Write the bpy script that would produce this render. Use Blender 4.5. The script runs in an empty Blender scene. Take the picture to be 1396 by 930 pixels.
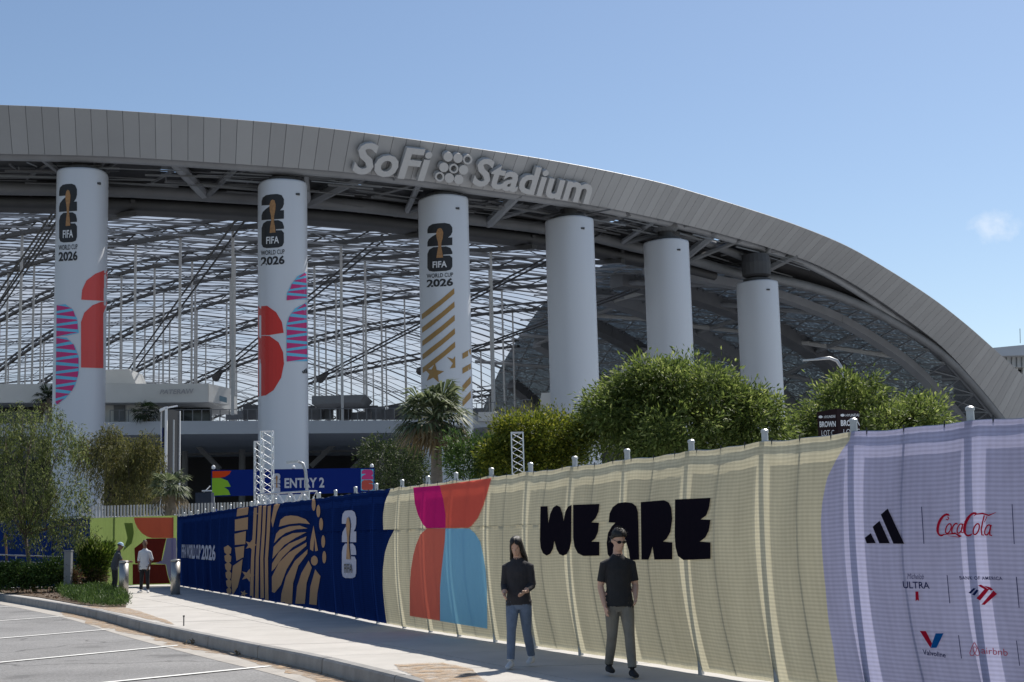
import bpy, bmesh, math, random
import numpy as np
from mathutils import Vector, Matrix
from mathutils.bvhtree import BVHTree
from mathutils.kdtree import KDTree
from mathutils.geometry import tessellate_polygon

sc = bpy.context.scene
col = sc.collection
R = math.radians
rng = random.Random(7)

# ------------------------------------------------------------------ camera, sky, sun, exposure
PW, PH, FPX = 1396, 930, 1900.0
EYE = Vector((0, 0, 1.6))
CROT = Matrix.Rotation(R(90 + 7.94), 3, 'X') @ Matrix.Rotation(R(-1.5), 3, 'Z')
cam = bpy.data.cameras.new('camera')
cam.sensor_width = 36
cam.lens = FPX / PW * 36
cam.clip_end = 6000
camo = bpy.data.objects.new('camera', cam)
col.objects.link(camo)
camo.matrix_world = Matrix.Translation(EYE) @ CROT.to_4x4()
sc.camera = camo

SUN_EL, SUN_AZ = 53.0, 36.0          # azimuth from +Y towards +X
w = bpy.data.worlds.new('World'); sc.world = w; w.use_nodes = True
nt = w.node_tree; nt.nodes.clear()
N = nt.nodes.new; Lk = nt.links.new
wo = N('ShaderNodeOutputWorld'); bg = N('ShaderNodeBackground'); sky = N('ShaderNodeTexSky')
sky.sky_type = 'NISHITA'; sky.sun_disc = False
sky.sun_elevation = R(SUN_EL); sky.sun_rotation = R(SUN_AZ)
sky.altitude = 30; sky.air_density = 1.0; sky.dust_density = 0.5; sky.ozone_density = 2.2
bg.inputs['Strength'].default_value = 0.09
# a few faint wisps of cloud in the sky
tc = N('ShaderNodeTexCoord')
cd = CROT @ Vector(((1356 - PW / 2) / FPX, -(308 - PH / 2) / FPX, -1)); cd.normalize()
sb_ = N('ShaderNodeVectorMath'); sb_.operation = 'SUBTRACT'; sb_.inputs[1].default_value = cd
ms_ = N('ShaderNodeVectorMath'); ms_.operation = 'MULTIPLY'; ms_.inputs[1].default_value = (1, 1, 1.5)
ln_ = N('ShaderNodeVectorMath'); ln_.operation = 'LENGTH'
mr_ = N('ShaderNodeMapRange'); mr_.inputs[1].default_value = .006; mr_.inputs[2].default_value = .030; mr_.inputs[3].default_value = .44; mr_.inputs[4].default_value = 0
nz = N('ShaderNodeTexNoise'); nz.inputs['Scale'].default_value = 85; nz.inputs['Detail'].default_value = 7; nz.inputs['Roughness'].default_value = .6
ad_ = N('ShaderNodeMath'); ad_.operation = 'MULTIPLY'
rp = N('ShaderNodeValToRGB'); rp.color_ramp.elements[0].position = .11; rp.color_ramp.elements[1].position = .34; rp.color_ramp.elements[1].color = (.6, .6, .6, 1)
mx = N('ShaderNodeMixRGB'); mx.inputs[2].default_value = (8.2, 8.6, 9.2, 1)
Lk(tc.outputs['Generated'], sb_.inputs[0]); Lk(sb_.outputs[0], ms_.inputs[0]); Lk(ms_.outputs[0], ln_.inputs[0]); Lk(ln_.outputs['Value'], mr_.inputs[0])
Lk(tc.outputs['Generated'], nz.inputs['Vector']); Lk(nz.outputs[0], ad_.inputs[0]); Lk(mr_.outputs[0], ad_.inputs[1]); Lk(ad_.outputs[0], rp.inputs[0])
Lk(rp.outputs[0], mx.inputs[0]); Lk(sky.outputs[0], mx.inputs[1]); Lk(mx.outputs[0], bg.inputs[0]); Lk(bg.outputs[0], wo.inputs[0])

sl = bpy.data.lights.new('sun', 'SUN'); sl.energy = 4.6; sl.angle = R(0.53); sl.color = (1, .95, .87)
so = bpy.data.objects.new('sun', sl); col.objects.link(so)
sdir = Vector((math.sin(R(SUN_AZ)) * math.cos(R(SUN_EL)), math.cos(R(SUN_AZ)) * math.cos(R(SUN_EL)), math.sin(R(SUN_EL))))
so.rotation_euler = sdir.to_track_quat('Z', 'Y').to_euler(); so.location = (40, 40, 90)
vs = sc.view_settings
vs.view_transform = 'Standard'; vs.look = 'None'; vs.gamma = 1; vs.exposure = 0.36; vs.use_curve_mapping = False

# ------------------------------------------------------------------ projection helpers (photo pixel -> place)
def ray(x, y): return CROT @ Vector(((x - PW / 2) / FPX, -(y - PH / 2) / FPX, -1))
def atz(x, y, z=0.0): d = ray(x, y); return EYE + d * ((z - EYE.z) / d.z)
def aty(x, y, Y): d = ray(x, y); return EYE + d * (Y / d.y)
def proj(p):
    q = CROT.transposed() @ (Vector(p) - EYE)
    return PW / 2 - q.x / q.z * FPX, PH / 2 + q.y / q.z * FPX
def interp(x, pts):
    if x <= pts[0][0]: a, b = pts[0], pts[1]
    elif x >= pts[-1][0]: a, b = pts[-2], pts[-1]
    else:
        for a, b in zip(pts, pts[1:]):
            if a[0] <= x <= b[0]: break
    return a[1] + (b[1] - a[1]) * (x - a[0]) / (b[0] - a[0])

# ------------------------------------------------------------------ objects
def root_loc(o):
    while o.parent: o = o.parent
    return o.location
def tag(o, label=None, cat=None, group=None, kind=None):
    if label: o['label'] = label
    if cat: o['category'] = cat
    if group: o['group'] = group
    if kind: o['kind'] = kind
    return o
def empty(name, loc, label, cat, group=None):
    o = bpy.data.objects.new(name, None); col.objects.link(o); o.location = loc
    o.empty_display_size = .2
    return tag(o, label, cat, group)
def link_mesh(name, me, mat, parent=None):
    o = bpy.data.objects.new(name, me); col.objects.link(o)
    if mat is not None:
        for m in (mat if isinstance(mat, (list, tuple)) else [mat]): me.materials.append(m)
    if parent: o.parent = parent
    return o
def copy_tree(o, parent=None):
    c = o.copy(); col.objects.link(c); c.parent = parent
    for ch in list(o.children): copy_tree(ch, c)
    return c

class MB:
    def __init__(s): s.v = []; s.f = []; s.m = []; s.uv = None
    def add(s, vs_, fs, mi=0):
        n = len(s.v); s.v += [tuple(v) for v in vs_]
        s.f += [tuple(i + n for i in f) for f in fs]; s.m += [mi] * len(fs); return s
    def quad(s, a, b, c, d, mi=0): return s.add([a, b, c, d], [(0, 1, 2, 3)], mi)
    def box(s, c, size, rz=0, mi=0, taper=1.0):
        cx, cy, cz = c; hx, hy, hz = size[0] / 2, size[1] / 2, size[2] / 2
        ca, sa = math.cos(rz), math.sin(rz); vv = []
        for k, zz in ((1, -hz), (taper, hz)):
            for x, y in ((-hx, -hy), (hx, -hy), (hx, hy), (-hx, hy)):
                x *= k; y *= k; vv.append((cx + x * ca - y * sa, cy + x * sa + y * ca, cz + zz))
        return s.add(vv, [(3, 2, 1, 0), (4, 5, 6, 7), (0, 1, 5, 4), (1, 2, 6, 5), (2, 3, 7, 6), (3, 0, 4, 7)], mi)
    def beam(s, p, q, wd, ht=None, mi=0, up=(0, 0, 1)):
        p, q = Vector(p), Vector(q); d = q - p
        if d.length < 1e-6: return s
        d.normalize(); u = Vector(up)
        if abs(d.dot(u)) > .98: u = Vector((1, 0, 0))
        a = d.cross(u).normalized() * (wd / 2); b = a.cross(d).normalized() * ((ht or wd) / 2)
        vv = [p - a - b, p + a - b, p + a + b, p - a + b, q - a - b, q + a - b, q + a + b, q - a + b]
        return s.add(vv, [(0, 1, 2, 3), (7, 6, 5, 4), (0, 4, 5, 1), (1, 5, 6, 2), (2, 6, 7, 3), (3, 7, 4, 0)], mi)
    def tube(s, pts, rad, n=8, mi=0, cap=True, flat=1.0):
        pts = [Vector(p) for p in pts]; rs = rad if isinstance(rad, (list, tuple)) else [rad] * len(pts)
        base = len(s.v); prev = None
        for i, p in enumerate(pts):
            d = (pts[min(i + 1, len(pts) - 1)] - pts[max(i - 1, 0)]).normalized()
            if prev is None:
                u = Vector((0, 0, 1)) if abs(d.z) < .9 else Vector((1, 0, 0)); a = d.cross(u).normalized()
            else: a = (prev - d * prev.dot(d)).normalized()
            prev = a; b = d.cross(a)
            for k in range(n):
                t = 2 * math.pi * k / n; s.v.append(tuple(p + a * (math.cos(t) * rs[i]) + b * (math.sin(t) * rs[i] * flat)))
        for i in range(len(pts) - 1):
            for k in range(n):
                k2 = (k + 1) % n; s.f.append((base + i * n + k, base + i * n + k2, base + (i + 1) * n + k2, base + (i + 1) * n + k)); s.m.append(mi)
        if cap:
            s.f.append(tuple(base + k for k in range(n))[::-1]); s.m.append(mi)
            e = base + (len(pts) - 1) * n; s.f.append(tuple(e + k for k in range(n))); s.m.append(mi)
        return s
    def lathe(s, c, prof, n=20, mi=0):
        cx, cy, cz = c; base = len(s.v)
        for r, z in prof:
            for k in range(n):
                t = 2 * math.pi * k / n; s.v.append((cx + r * math.cos(t), cy + r * math.sin(t), cz + z))
        for i in range(len(prof) - 1):
            for k in range(n):
                k2 = (k + 1) % n; s.f.append((base + i * n + k, base + i * n + k2, base + (i + 1) * n + k2, base + (i + 1) * n + k)); s.m.append(mi)
        s.f.append(tuple(base + k for k in range(n))[::-1]); s.m.append(mi)
        e = base + (len(prof) - 1) * n; s.f.append(tuple(e + k for k in range(n))); s.m.append(mi)
        return s
    def build(s, name, mat, parent=None, smooth=False, kind=None):
        L = root_loc(parent) if parent else Vector((0, 0, 0))
        me = bpy.data.meshes.new(name)
        me.from_pydata([(x - L.x, y - L.y, z - L.z) for x, y, z in s.v], [], s.f)
        if smooth: me.polygons.foreach_set('use_smooth', [True] * len(me.polygons))
        o = link_mesh(name, me, mat, parent)
        if isinstance(mat, (list, tuple)): me.polygons.foreach_set('material_index', s.m)
        if s.uv: 
            ul = me.uv_layers.new(name='UVMap')
            for lp in me.loops: ul.data[lp.index].uv = s.uv[lp.vertex_index]
        me.update()
        if kind: o['kind'] = kind
        return o

# ------------------------------------------------------------------ materials
def srgb(h):
    if isinstance(h, str):
        h = h.lstrip('#'); c = [int(h[i:i + 2], 16) / 255 for i in (0, 2, 4)]
    else: c = [v / 255 for v in h]
    return tuple(((v + .055) / 1.055) ** 2.4 if v > .04045 else v / 12.92 for v in c) + (1,)
def mat(name, c, rough=.6, metal=0, noise=.12, nscale=3.0, bump=0, bscale=40, spec=.5, streak=None, coords='Object'):
    m = bpy.data.materials.new(name); m.use_nodes = True; t = m.node_tree; b = t.nodes['Principled BSDF']
    c = tuple(c) + (1,) if len(c) == 3 else c
    b.inputs['Roughness'].default_value = rough; b.inputs['Metallic'].default_value = metal; b.inputs['Specular IOR Level'].default_value = spec
    tcx = t.nodes.new('ShaderNodeTexCoord'); mpx = t.nodes.new('ShaderNodeMapping')
    if streak: mpx.inputs['Scale'].default_value = streak
    t.links.new(tcx.outputs[coords], mpx.inputs[0])
    n = t.nodes.new('ShaderNodeTexNoise'); n.inputs['Scale'].default_value = nscale; n.inputs['Detail'].default_value = 8; n.inputs['Roughness'].default_value = .65
    t.links.new(mpx.outputs[0], n.inputs['Vector'])
    mr = t.nodes.new('ShaderNodeMapRange'); mr.inputs[1].default_value = .25; mr.inputs[2].default_value = .75
    mr.inputs[3].default_value = 1 - noise; mr.inputs[4].default_value = 1 + noise
    t.links.new(n.outputs[0], mr.inputs[0])
    mu = t.nodes.new('ShaderNodeVectorMath'); mu.operation = 'SCALE'; mu.inputs[0].default_value = c[:3]
    t.links.new(mr.outputs[0], mu.inputs['Scale']); t.links.new(mu.outputs[0], b.inputs['Base Color'])
    if bump:
        n2 = t.nodes.new('ShaderNodeTexNoise'); n2.inputs['Scale'].default_value = bscale; n2.inputs['Detail'].default_value = 6
        t.links.new(tcx.outputs[coords], n2.inputs['Vector'])
        bp = t.nodes.new('ShaderNodeBump'); bp.inputs['Strength'].default_value = bump; bp.inputs['Distance'].default_value = .02
        t.links.new(n2.outputs[0], bp.inputs['Height']); t.links.new(bp.outputs[0], b.inputs['Normal'])
    return m
def leafmat(name, c1, c2, c3=None, trans=.35):
    m = bpy.data.materials.new(name); m.use_nodes = True; t = m.node_tree; t.nodes.clear()
    o = t.nodes.new('ShaderNodeOutputMaterial'); g = t.nodes.new('ShaderNodeNewGeometry'); r = t.nodes.new('ShaderNodeValToRGB')
    e = r.color_ramp.elements; e[0].color = tuple(c1) + (1,); e[1].color = tuple(c2) + (1,)
    if c3: x = e.new(.82); x.color = tuple(c2) + (1,); e[-1].color = tuple(c3) + (1,)
    b = t.nodes.new('ShaderNodeBsdfPrincipled'); b.inputs['Roughness'].default_value = .55; b.inputs['Specular IOR Level'].default_value = .35
    tr = t.nodes.new('ShaderNodeBsdfTranslucent'); ms = t.nodes.new('ShaderNodeMixShader'); ms.inputs[0].default_value = trans
    L = t.links.new
    L(g.outputs['Random Per Island'], r.inputs[0]); L(r.outputs[0], b.inputs['Base Color']); L(r.outputs[0], tr.inputs[0])
    L(b.outputs[0], ms.inputs[1]); L(tr.outputs[0], ms.inputs[2]); L(ms.outputs[0], o.inputs[0])
    return m
def clothmat(name, c, trans=.45, weave=True, clear=.0, emis=None, rough=.8, weave_amt=.13):
    """printed mesh fabric: scatters light to both sides, woven in fine horizontal threads (uv in metres)"""
    c = tuple(c) + (1,) if len(c) == 3 else c
    m = bpy.data.materials.new(name); m.use_nodes = True; t = m.node_tree; t.nodes.clear(); L = t.links.new
    o = t.nodes.new('ShaderNodeOutputMaterial'); d = t.nodes.new('ShaderNodeBsdfDiffuse'); tr = t.nodes.new('ShaderNodeBsdfTranslucent')
    ms = t.nodes.new('ShaderNodeMixShader'); ms.inputs[0].default_value = trans
    src = None
    if weave:
        uv = t.nodes.new('ShaderNodeUVMap'); sx = t.nodes.new('ShaderNodeSeparateXYZ'); L(uv.outputs[0], sx.inputs[0])
        def saw(sock, freq, lo, hi):
            a = t.nodes.new('ShaderNodeMath'); a.operation = 'MULTIPLY'; a.inputs[1].default_value = freq * 2 * math.pi; L(sock, a.inputs[0])
            s_ = t.nodes.new('ShaderNodeMath'); s_.operation = 'SINE'; L(a.outputs[0], s_.inputs[0])
            r_ = t.nodes.new('ShaderNodeMapRange'); r_.inputs[1].default_value = -1; r_.inputs[2].default_value = 1; r_.inputs[3].default_value = lo; r_.inputs[4].default_value = hi
            L(s_.outputs[0], r_.inputs[0]); return r_.outputs[0]
        h = saw(sx.outputs[1], 25, 1 - weave_amt, 1 + weave_amt * .6); v = saw(sx.outputs[0], 14, 1 - weave_amt * .2, 1 + weave_amt * .2)
        mm = t.nodes.new('ShaderNodeMath'); mm.operation = 'MULTIPLY'; L(h, mm.inputs[0]); L(v, mm.inputs[1])
        nn = t.nodes.new('ShaderNodeTexNoise'); nn.inputs['Scale'].default_value = 1.3; nn.inputs['Detail'].default_value = 7; nn.inputs['Roughness'].default_value = .7
        mp_ = t.nodes.new('ShaderNodeMapping'); mp_.inputs['Scale'].default_value = (3, .6, 1); L(uv.outputs[0], mp_.inputs[0]); L(mp_.outputs[0], nn.inputs[0])
        nr = t.nodes.new('ShaderNodeMapRange'); nr.inputs[1].default_value = .3; nr.inputs[2].default_value = .7; nr.inputs[3].default_value = .88; nr.inputs[4].default_value = 1.1; L(nn.outputs[0], nr.inputs[0])
        m2 = t.nodes.new('ShaderNodeMath'); m2.operation = 'MULTIPLY'; L(mm.outputs[0], m2.inputs[0]); L(nr.outputs[0], m2.inputs[1])
        sc_ = t.nodes.new('ShaderNodeVectorMath'); sc_.operation = 'SCALE'; sc_.inputs[0].default_value = c[:3]; L(m2.outputs[0], sc_.inputs['Scale']); src = sc_.outputs[0]
    for b in (d, tr):
        if src: L(src, b.inputs[0])
        else: b.inputs[0].default_value = c
    L(d.outputs[0], ms.inputs[1]); L(tr.outputs[0], ms.inputs[2])
    out = ms.outputs[0]
    if clear:
        tp = t.nodes.new('ShaderNodeBsdfTransparent'); m3 = t.nodes.new('ShaderNodeMixShader'); m3.inputs[0].default_value = clear
        L(out, m3.inputs[1]); L(tp.outputs[0], m3.inputs[2]); out = m3.outputs[0]
    L(out, o.inputs[0]); return m

M = {}
M['concrete'] = mat('pavement concrete', (.47, .445, .41), .85, noise=.15, nscale=.9, bump=.25, bscale=60)
M['kerb'] = mat('kerb concrete', (.27, .262, .25), .85, noise=.28, nscale=2.2, bump=.4, bscale=45)
M['gutter'] = mat('gutter concrete', (.40, .37, .33), .9, noise=.2, nscale=1.8, bump=.3, bscale=50)
def sandmat():
    m = mat('orange sandy dirt', (.42, .30, .195), .95, noise=.3, nscale=5, bump=.5, bscale=90); t = m.node_tree; b = t.nodes['Principled BSDF']; o = t.nodes['Material Output']
    n = t.nodes.new('ShaderNodeTexNoise'); n.inputs['Scale'].default_value = 4.5; n.inputs['Detail'].default_value = 9; n.inputs['Roughness'].default_value = .75
    tcx = t.nodes.new('ShaderNodeTexCoord'); t.links.new(tcx.outputs['Object'], n.inputs['Vector'])
    r = t.nodes.new('ShaderNodeMapRange'); r.inputs[1].default_value = .38; r.inputs[2].default_value = .62; t.links.new(n.outputs[0], r.inputs[0])
    tp = t.nodes.new('ShaderNodeBsdfTransparent'); ms = t.nodes.new('ShaderNodeMixShader'); t.links.new(r.outputs[0], ms.inputs[0]); t.links.new(tp.outputs[0], ms.inputs[1]); t.links.new(b.outputs[0], ms.inputs[2]); t.links.new(ms.outputs[0], o.inputs[0])
    return m
M['sand'] = sandmat()
M['line'] = mat('worn white paint', (.80, .79, .75), .8, noise=.2, nscale=7)
M['soil'] = mat('brown soil', (.10, .07, .045), .95, noise=.4, nscale=4, bump=.8, bscale=30)
M['earth'] = mat('dry earth', (.16, .15, .13), .95, noise=.2, nscale=.3)
M['fascia'] = mat('grey aluminium fascia', (.305, .307, .31), .5, .15, noise=.05, nscale=.25)
M['fascia_b'] = mat('grey aluminium fascia lighter', (.33, .332, .335), .5, .15, noise=.05, nscale=.25)
M['fascia_c'] = mat('grey aluminium fascia darker', (.288, .29, .293), .5, .15, noise=.05, nscale=.25)
M['backing'] = mat('dark joint backing', (.03, .03, .03), .8)
M['steel'] = mat('grey painted steel', (.25, .26, .275), .5, noise=.12, nscale=.4)
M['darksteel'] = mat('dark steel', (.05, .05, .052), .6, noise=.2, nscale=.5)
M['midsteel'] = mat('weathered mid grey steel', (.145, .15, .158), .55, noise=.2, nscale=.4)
M['strut'] = mat('white strut paint', (.46, .46, .45), .5, noise=.08)
M['cable'] = mat('black cable', (.02, .02, .022), .5)
M['column'] = mat('white column cladding', (.57, .585, .61), .38, noise=.03, nscale=.15, streak=(1, 1, .15))
M['letter'] = mat('brushed grey sign letters', (.43, .43, .43), .45, .05, noise=.05)
M['white'] = mat('white render', (.62, .61, .58), .7, noise=.06, nscale=.5)
M['slab'] = mat('pale slab edge', (.44, .46, .49), .6, noise=.05, nscale=.3)
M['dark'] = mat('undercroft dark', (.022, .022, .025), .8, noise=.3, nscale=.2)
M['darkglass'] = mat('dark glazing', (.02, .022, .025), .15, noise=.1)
M['stand'] = mat('seating tiers', (.10, .10, .105), .8, noise=.5, nscale=.35)
M['galv'] = mat('galvanised steel', (.42, .43, .44), .42, .75, noise=.15, nscale=9)
M['alu'] = mat('aluminium truss', (.62, .63, .64), .35, .7, noise=.1)
M['stainless'] = mat('brushed stainless steel', (.42, .40, .37), .42, .9, noise=.12, nscale=4, streak=(30, 30, .4))
M['bark'] = mat('grey brown bark', (.14, .11, .085), .9, noise=.35, nscale=9, bump=.8, bscale=40, streak=(1, 1, .25))
M['barkdark'] = mat('dark bark', (.075, .06, .05), .9, noise=.35, nscale=9, bump=.8, bscale=40)
M['palmbark'] = mat('palm trunk', (.17, .145, .12), .9, noise=.3, nscale=6, bump=.9, bscale=18, streak=(.6, .6, 3))
M['wood'] = mat('stake wood', (.26, .15, .085), .85, noise=.25, nscale=6)
M['navy'] = clothmat('navy banner', (.012, .030, .19), .2, weave=False)
M['white_print'] = clothmat('white print', (.66, .67, .72), .3, weave=False)
M['black_print'] = mat('black print', (.012, .012, .014), .55, noise=.1)
M['gold_print'] = mat('gold print', (.33, .19, .055), .55, noise=.06)
M['trophy'] = mat('trophy print', (.34, .17, .06), .5, noise=.35, nscale=6)
M['red_print'] = mat('red print', (.55, .02, .012), .5, noise=.05, nscale=.3)
M['coral_print'] = mat('coral print', (.62, .065, .055), .45, noise=.05, nscale=.3)
M['magenta_print'] = mat('magenta print', (.52, .02, .16), .5, noise=.06, nscale=.4)
M['cyan_print'] = mat('cyan print', (.12, .46, .66), .5, noise=.06, nscale=.4)
M['brown_sign'] = mat('dark brown sign', (.020, .010, .011), .85, noise=.1, spec=.1)
M['sign_white'] = mat('sign white', (.68, .68, .68), .5, noise=.03)
M['far_wall'] = mat('pale far building', (.46, .47, .48), .7, noise=.06, nscale=.2)
M['skin'] = mat('skin', (.52, .32, .23), .5, noise=.06)
M['skin_dark'] = mat('brown skin', (.22, .12, .075), .5, noise=.06)
M['hair'] = mat('black hair', (.012, .010, .009), .62, noise=.3, nscale=30)
M['shirt_white'] = mat('white shirt', (.66, .65, .66), .8, noise=.06, bump=.5, bscale=14)
M['shirt_grey'] = mat('charcoal polo', (.055, .058, .065), .85, noise=.12, bump=.4, bscale=14)
M['black_cloth'] = mat('black cloth', (.016, .016, .018), .85, noise=.3, nscale=6, bump=1.0, bscale=9)
M['jean_light'] = mat('faded blue jeans', (.13, .17, .24), .85, noise=.28, nscale=7, bump=1.0, bscale=10)
M['khaki'] = mat('grey khaki trousers', (.19, .175, .145), .85, noise=.18, nscale=6, bump=1.0, bscale=10)
M['knit'] = mat('dark knit top', (.03, .028, .032), .9, noise=.3, nscale=8, bump=1.0, bscale=11)
M['post_grey'] = mat('grey painted post', (.20, .205, .21), .6, noise=.1)
M['denim'] = mat('dark jeans', (.025, .032, .055), .85, noise=.2, bump=.4, bscale=14)
M['shoe_white'] = mat('white shoe', (.6, .6, .6), .6)
M['cap_blue'] = mat('pale blue cap', (.42, .56, .66), .8, noise=.06)
M['glass_black'] = mat('sunglass lens', (.01, .008, .01), .12)

# asphalt: speckled light grey, worn
def asphalt():
    m = mat('worn asphalt', (.225, .22, .215), .9, noise=.24, nscale=.4, bump=.5, bscale=120); t = m.node_tree; b = t.nodes['Principled BSDF']
    src = b.inputs['Base Color'].links[0].from_socket
    tcx = t.nodes.new('ShaderNodeTexCoord'); v = t.nodes.new('ShaderNodeTexNoise'); v.inputs['Scale'].default_value = 26; v.inputs['Detail'].default_value = 6; v.inputs['Roughness'].default_value = .8
    t.links.new(tcx.outputs['Object'], v.inputs['Vector'])
    r = t.nodes.new('ShaderNodeMapRange'); r.inputs[1].default_value = .3; r.inputs[2].default_value = .7; r.inputs[3].default_value = .55; r.inputs[4].default_value = 1.5; t.links.new(v.outputs[0], r.inputs[0])
    s_ = t.nodes.new('ShaderNodeVectorMath'); s_.operation = 'SCALE'; t.links.new(src, s_.inputs[0]); t.links.new(r.outputs[0], s_.inputs['Scale']); vo = t.nodes.new('ShaderNodeTexVoronoi'); vo.feature = 'DISTANCE_TO_EDGE'; vo.inputs['Scale'].default_value = .16
    wn = t.nodes.new('ShaderNodeTexNoise'); wn.inputs['Scale'].default_value = .9; wn.inputs['Detail'].default_value = 6; t.links.new(tcx.outputs['Object'], wn.inputs['Vector'])
    wm = t.nodes.new('ShaderNodeVectorMath'); wm.operation = 'MULTIPLY_ADD'; wm.inputs[1].default_value = (1.6, 1.6, 1.6); t.links.new(wn.outputs['Color'], wm.inputs[0]); t.links.new(tcx.outputs['Object'], wm.inputs[2]); t.links.new(wm.outputs[0], vo.inputs['Vector'])
    cr = t.nodes.new('ShaderNodeMapRange'); cr.inputs[1].default_value = .0; cr.inputs[2].default_value = .010; cr.inputs[3].default_value = .45; cr.inputs[4].default_value = 1; t.links.new(vo.outputs[0], cr.inputs[0])
    on = t.nodes.new('ShaderNodeTexNoise'); on.inputs['Scale'].default_value = .75; on.inputs['Detail'].default_value = 3; t.links.new(tcx.outputs['Object'], on.inputs['Vector'])
    orr = t.nodes.new('ShaderNodeMapRange'); orr.inputs[1].default_value = .60; orr.inputs[2].default_value = .72; orr.inputs[3].default_value = 1; orr.inputs[4].default_value = .62; t.links.new(on.outputs[0], orr.inputs[0])
    mm = t.nodes.new('ShaderNodeMath'); mm.operation = 'MULTIPLY'; t.links.new(cr.outputs[0], mm.inputs[0]); t.links.new(orr.outputs[0], mm.inputs[1])
    s2_ = t.nodes.new('ShaderNodeVectorMath'); s2_.operation = 'SCALE'; t.links.new(s_.outputs[0], s2_.inputs[0]); t.links.new(mm.outputs[0], s2_.inputs['Scale']); t.links.new(s2_.outputs[0], b.inputs['Base Color'])
    return m
M['asphalt'] = asphalt()

def film():
    m = bpy.data.materials.new('clear roof film'); m.use_nodes = True; t = m.node_tree; t.nodes.clear(); L = t.links.new
    o = t.nodes.new('ShaderNodeOutputMaterial'); tp = t.nodes.new('ShaderNodeBsdfTransparent'); tp.inputs[0].default_value = (.80, .83, .88, 1)
    tr = t.nodes.new('ShaderNodeBsdfTranslucent'); tr.inputs[0].default_value = (.30, .315, .345, 1)
    n = t.nodes.new('ShaderNodeTexNoise'); n.inputs['Scale'].default_value = .06; n.inputs['Detail'].default_value = 4
    tcx = t.nodes.new('ShaderNodeTexCoord'); L(tcx.outputs['Object'], n.inputs['Vector'])
    r = t.nodes.new('ShaderNodeMapRange'); r.inputs[1].default_value = .3; r.inputs[2].default_value = .7; r.inputs[3].default_value = .5; r.inputs[4].default_value = .8; L(n.outputs[0], r.inputs[0])
    ms = t.nodes.new('ShaderNodeMixShader'); L(r.outputs[0], ms.inputs[0]); L(tp.outputs[0], ms.inputs[1]); L(tr.outputs[0], ms.inputs[2]); L(ms.outputs[0], o.inputs[0])
    return m
M['film'] = film()
def perforated():
    m = bpy.data.materials.new('perforated shell panels'); m.use_nodes = True; t = m.node_tree; t.nodes.clear(); L = t.links.new
    o = t.nodes.new('ShaderNodeOutputMaterial'); tp = t.nodes.new('ShaderNodeBsdfTransparent'); tp.inputs[0].default_value = (.36, .37, .39, 1)
    d = t.nodes.new('ShaderNodeBsdfPrincipled'); d.inputs['Base Color'].default_value = (.14, .145, .155, 1); d.inputs['Roughness'].default_value = .55
    tcx = t.nodes.new('ShaderNodeTexCoord')
    n = t.nodes.new('ShaderNodeTexNoise'); n.inputs['Scale'].default_value = 1.6; n.inputs['Detail'].default_value = 7; n.inputs['Roughness'].default_value = .8; L(tcx.outputs['Object'], n.inputs['Vector'])
    v = t.nodes.new('ShaderNodeTexVoronoi'); v.inputs['Scale'].default_value = 3.4; L(tcx.outputs['Object'], v.inputs['Vector'])
    a = t.nodes.new('ShaderNodeMath'); a.operation = 'MULTIPLY'; L(n.outputs[0], a.inputs[0]); L(v.outputs['Distance'], a.inputs[1])
    r = t.nodes.new('ShaderNodeMapRange'); r.inputs[1].default_value = .28; r.inputs[2].default_value = .42; r.inputs[3].default_value = .06; r.inputs[4].default_value = .42; L(a.outputs[0], r.inputs[0])
    ms = t.nodes.new('ShaderNodeMixShader'); L(r.outputs[0], ms.inputs[0]); L(d.outputs[0], ms.inputs[1]); L(tp.outputs[0], ms.inputs[2]); L(ms.outputs[0], o.inputs[0])
    return m
M['shell'] = perforated()

# ------------------------------------------------------------------ printing on a surface
class Surface:
    def __init__(s, verts, faces): s.b = BVHTree.FromPolygons([Vector(v) for v in verts], faces)
    def hit(s, x, y):
        d = ray(x, y).normalized(); p, n, i, t = s.b.ray_cast(EYE, d)
        if p is None: return None
        if n.dot(d) > 0: n = -n
        return p, n
def flat_bm(polys):
    bm = bmesh.new()
    for pl in polys:
        tri = tessellate_polygon([[Vector((x, y, 0)) for x, y in pl]])
        vv = [bm.verts.new((x, y, 0)) for x, y in pl]
        for a, b, c in tri:
            try: bm.faces.new((vv[a], vv[b], vv[c]))
            except ValueError: pass
    return bm
def cut_grid(bm, step):
    xs = [v.co.x for v in bm.verts]; ys = [v.co.y for v in bm.verts]
    if not xs: return
    for ax, lo, hi in ((0, min(xs), max(xs)), (1, min(ys), max(ys))):
        k = lo + step
        while k < hi - .01:
            co = [0, 0, 0]; no = [0, 0, 0]; co[ax] = k; no[ax] = 1
            bmesh.ops.bisect_plane(bm, geom=bm.verts[:] + bm.edges[:] + bm.faces[:], plane_co=co, plane_no=no); k += step
def lay(bm, surf, name, material, parent, off=.02, uvfun=None, depth=0):
    """drop a flat drawing (photo pixels) onto the surface it is printed on; depth>0: the drawing has verts z in {0,1} and becomes solid"""
    L = root_loc(parent); out = []; ok = []
    for v in bm.verts:
        h = surf.hit(v.co.x, v.co.y)
        if h is None: out.append((0, 0, 0)); ok.append(False)
        else: out.append(tuple(h[0] + h[1] * (off + depth * v.co.z) - L)); ok.append(True)
    bm.verts.index_update()
    fs = [tuple(v.index for v in f.verts) for f in bm.faces if all(ok[v.index] for v in f.verts)]
    bm.free()
    if not fs: return None
    used = sorted({i for f in fs for i in f}); mp_ = {j: i for i, j in enumerate(used)}
    me = bpy.data.meshes.new(name); me.from_pydata([out[i] for i in used], [], [tuple(mp_[i] for i in f) for f in fs]); me.update()
    return link_mesh(name, me, material, parent)
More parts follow.
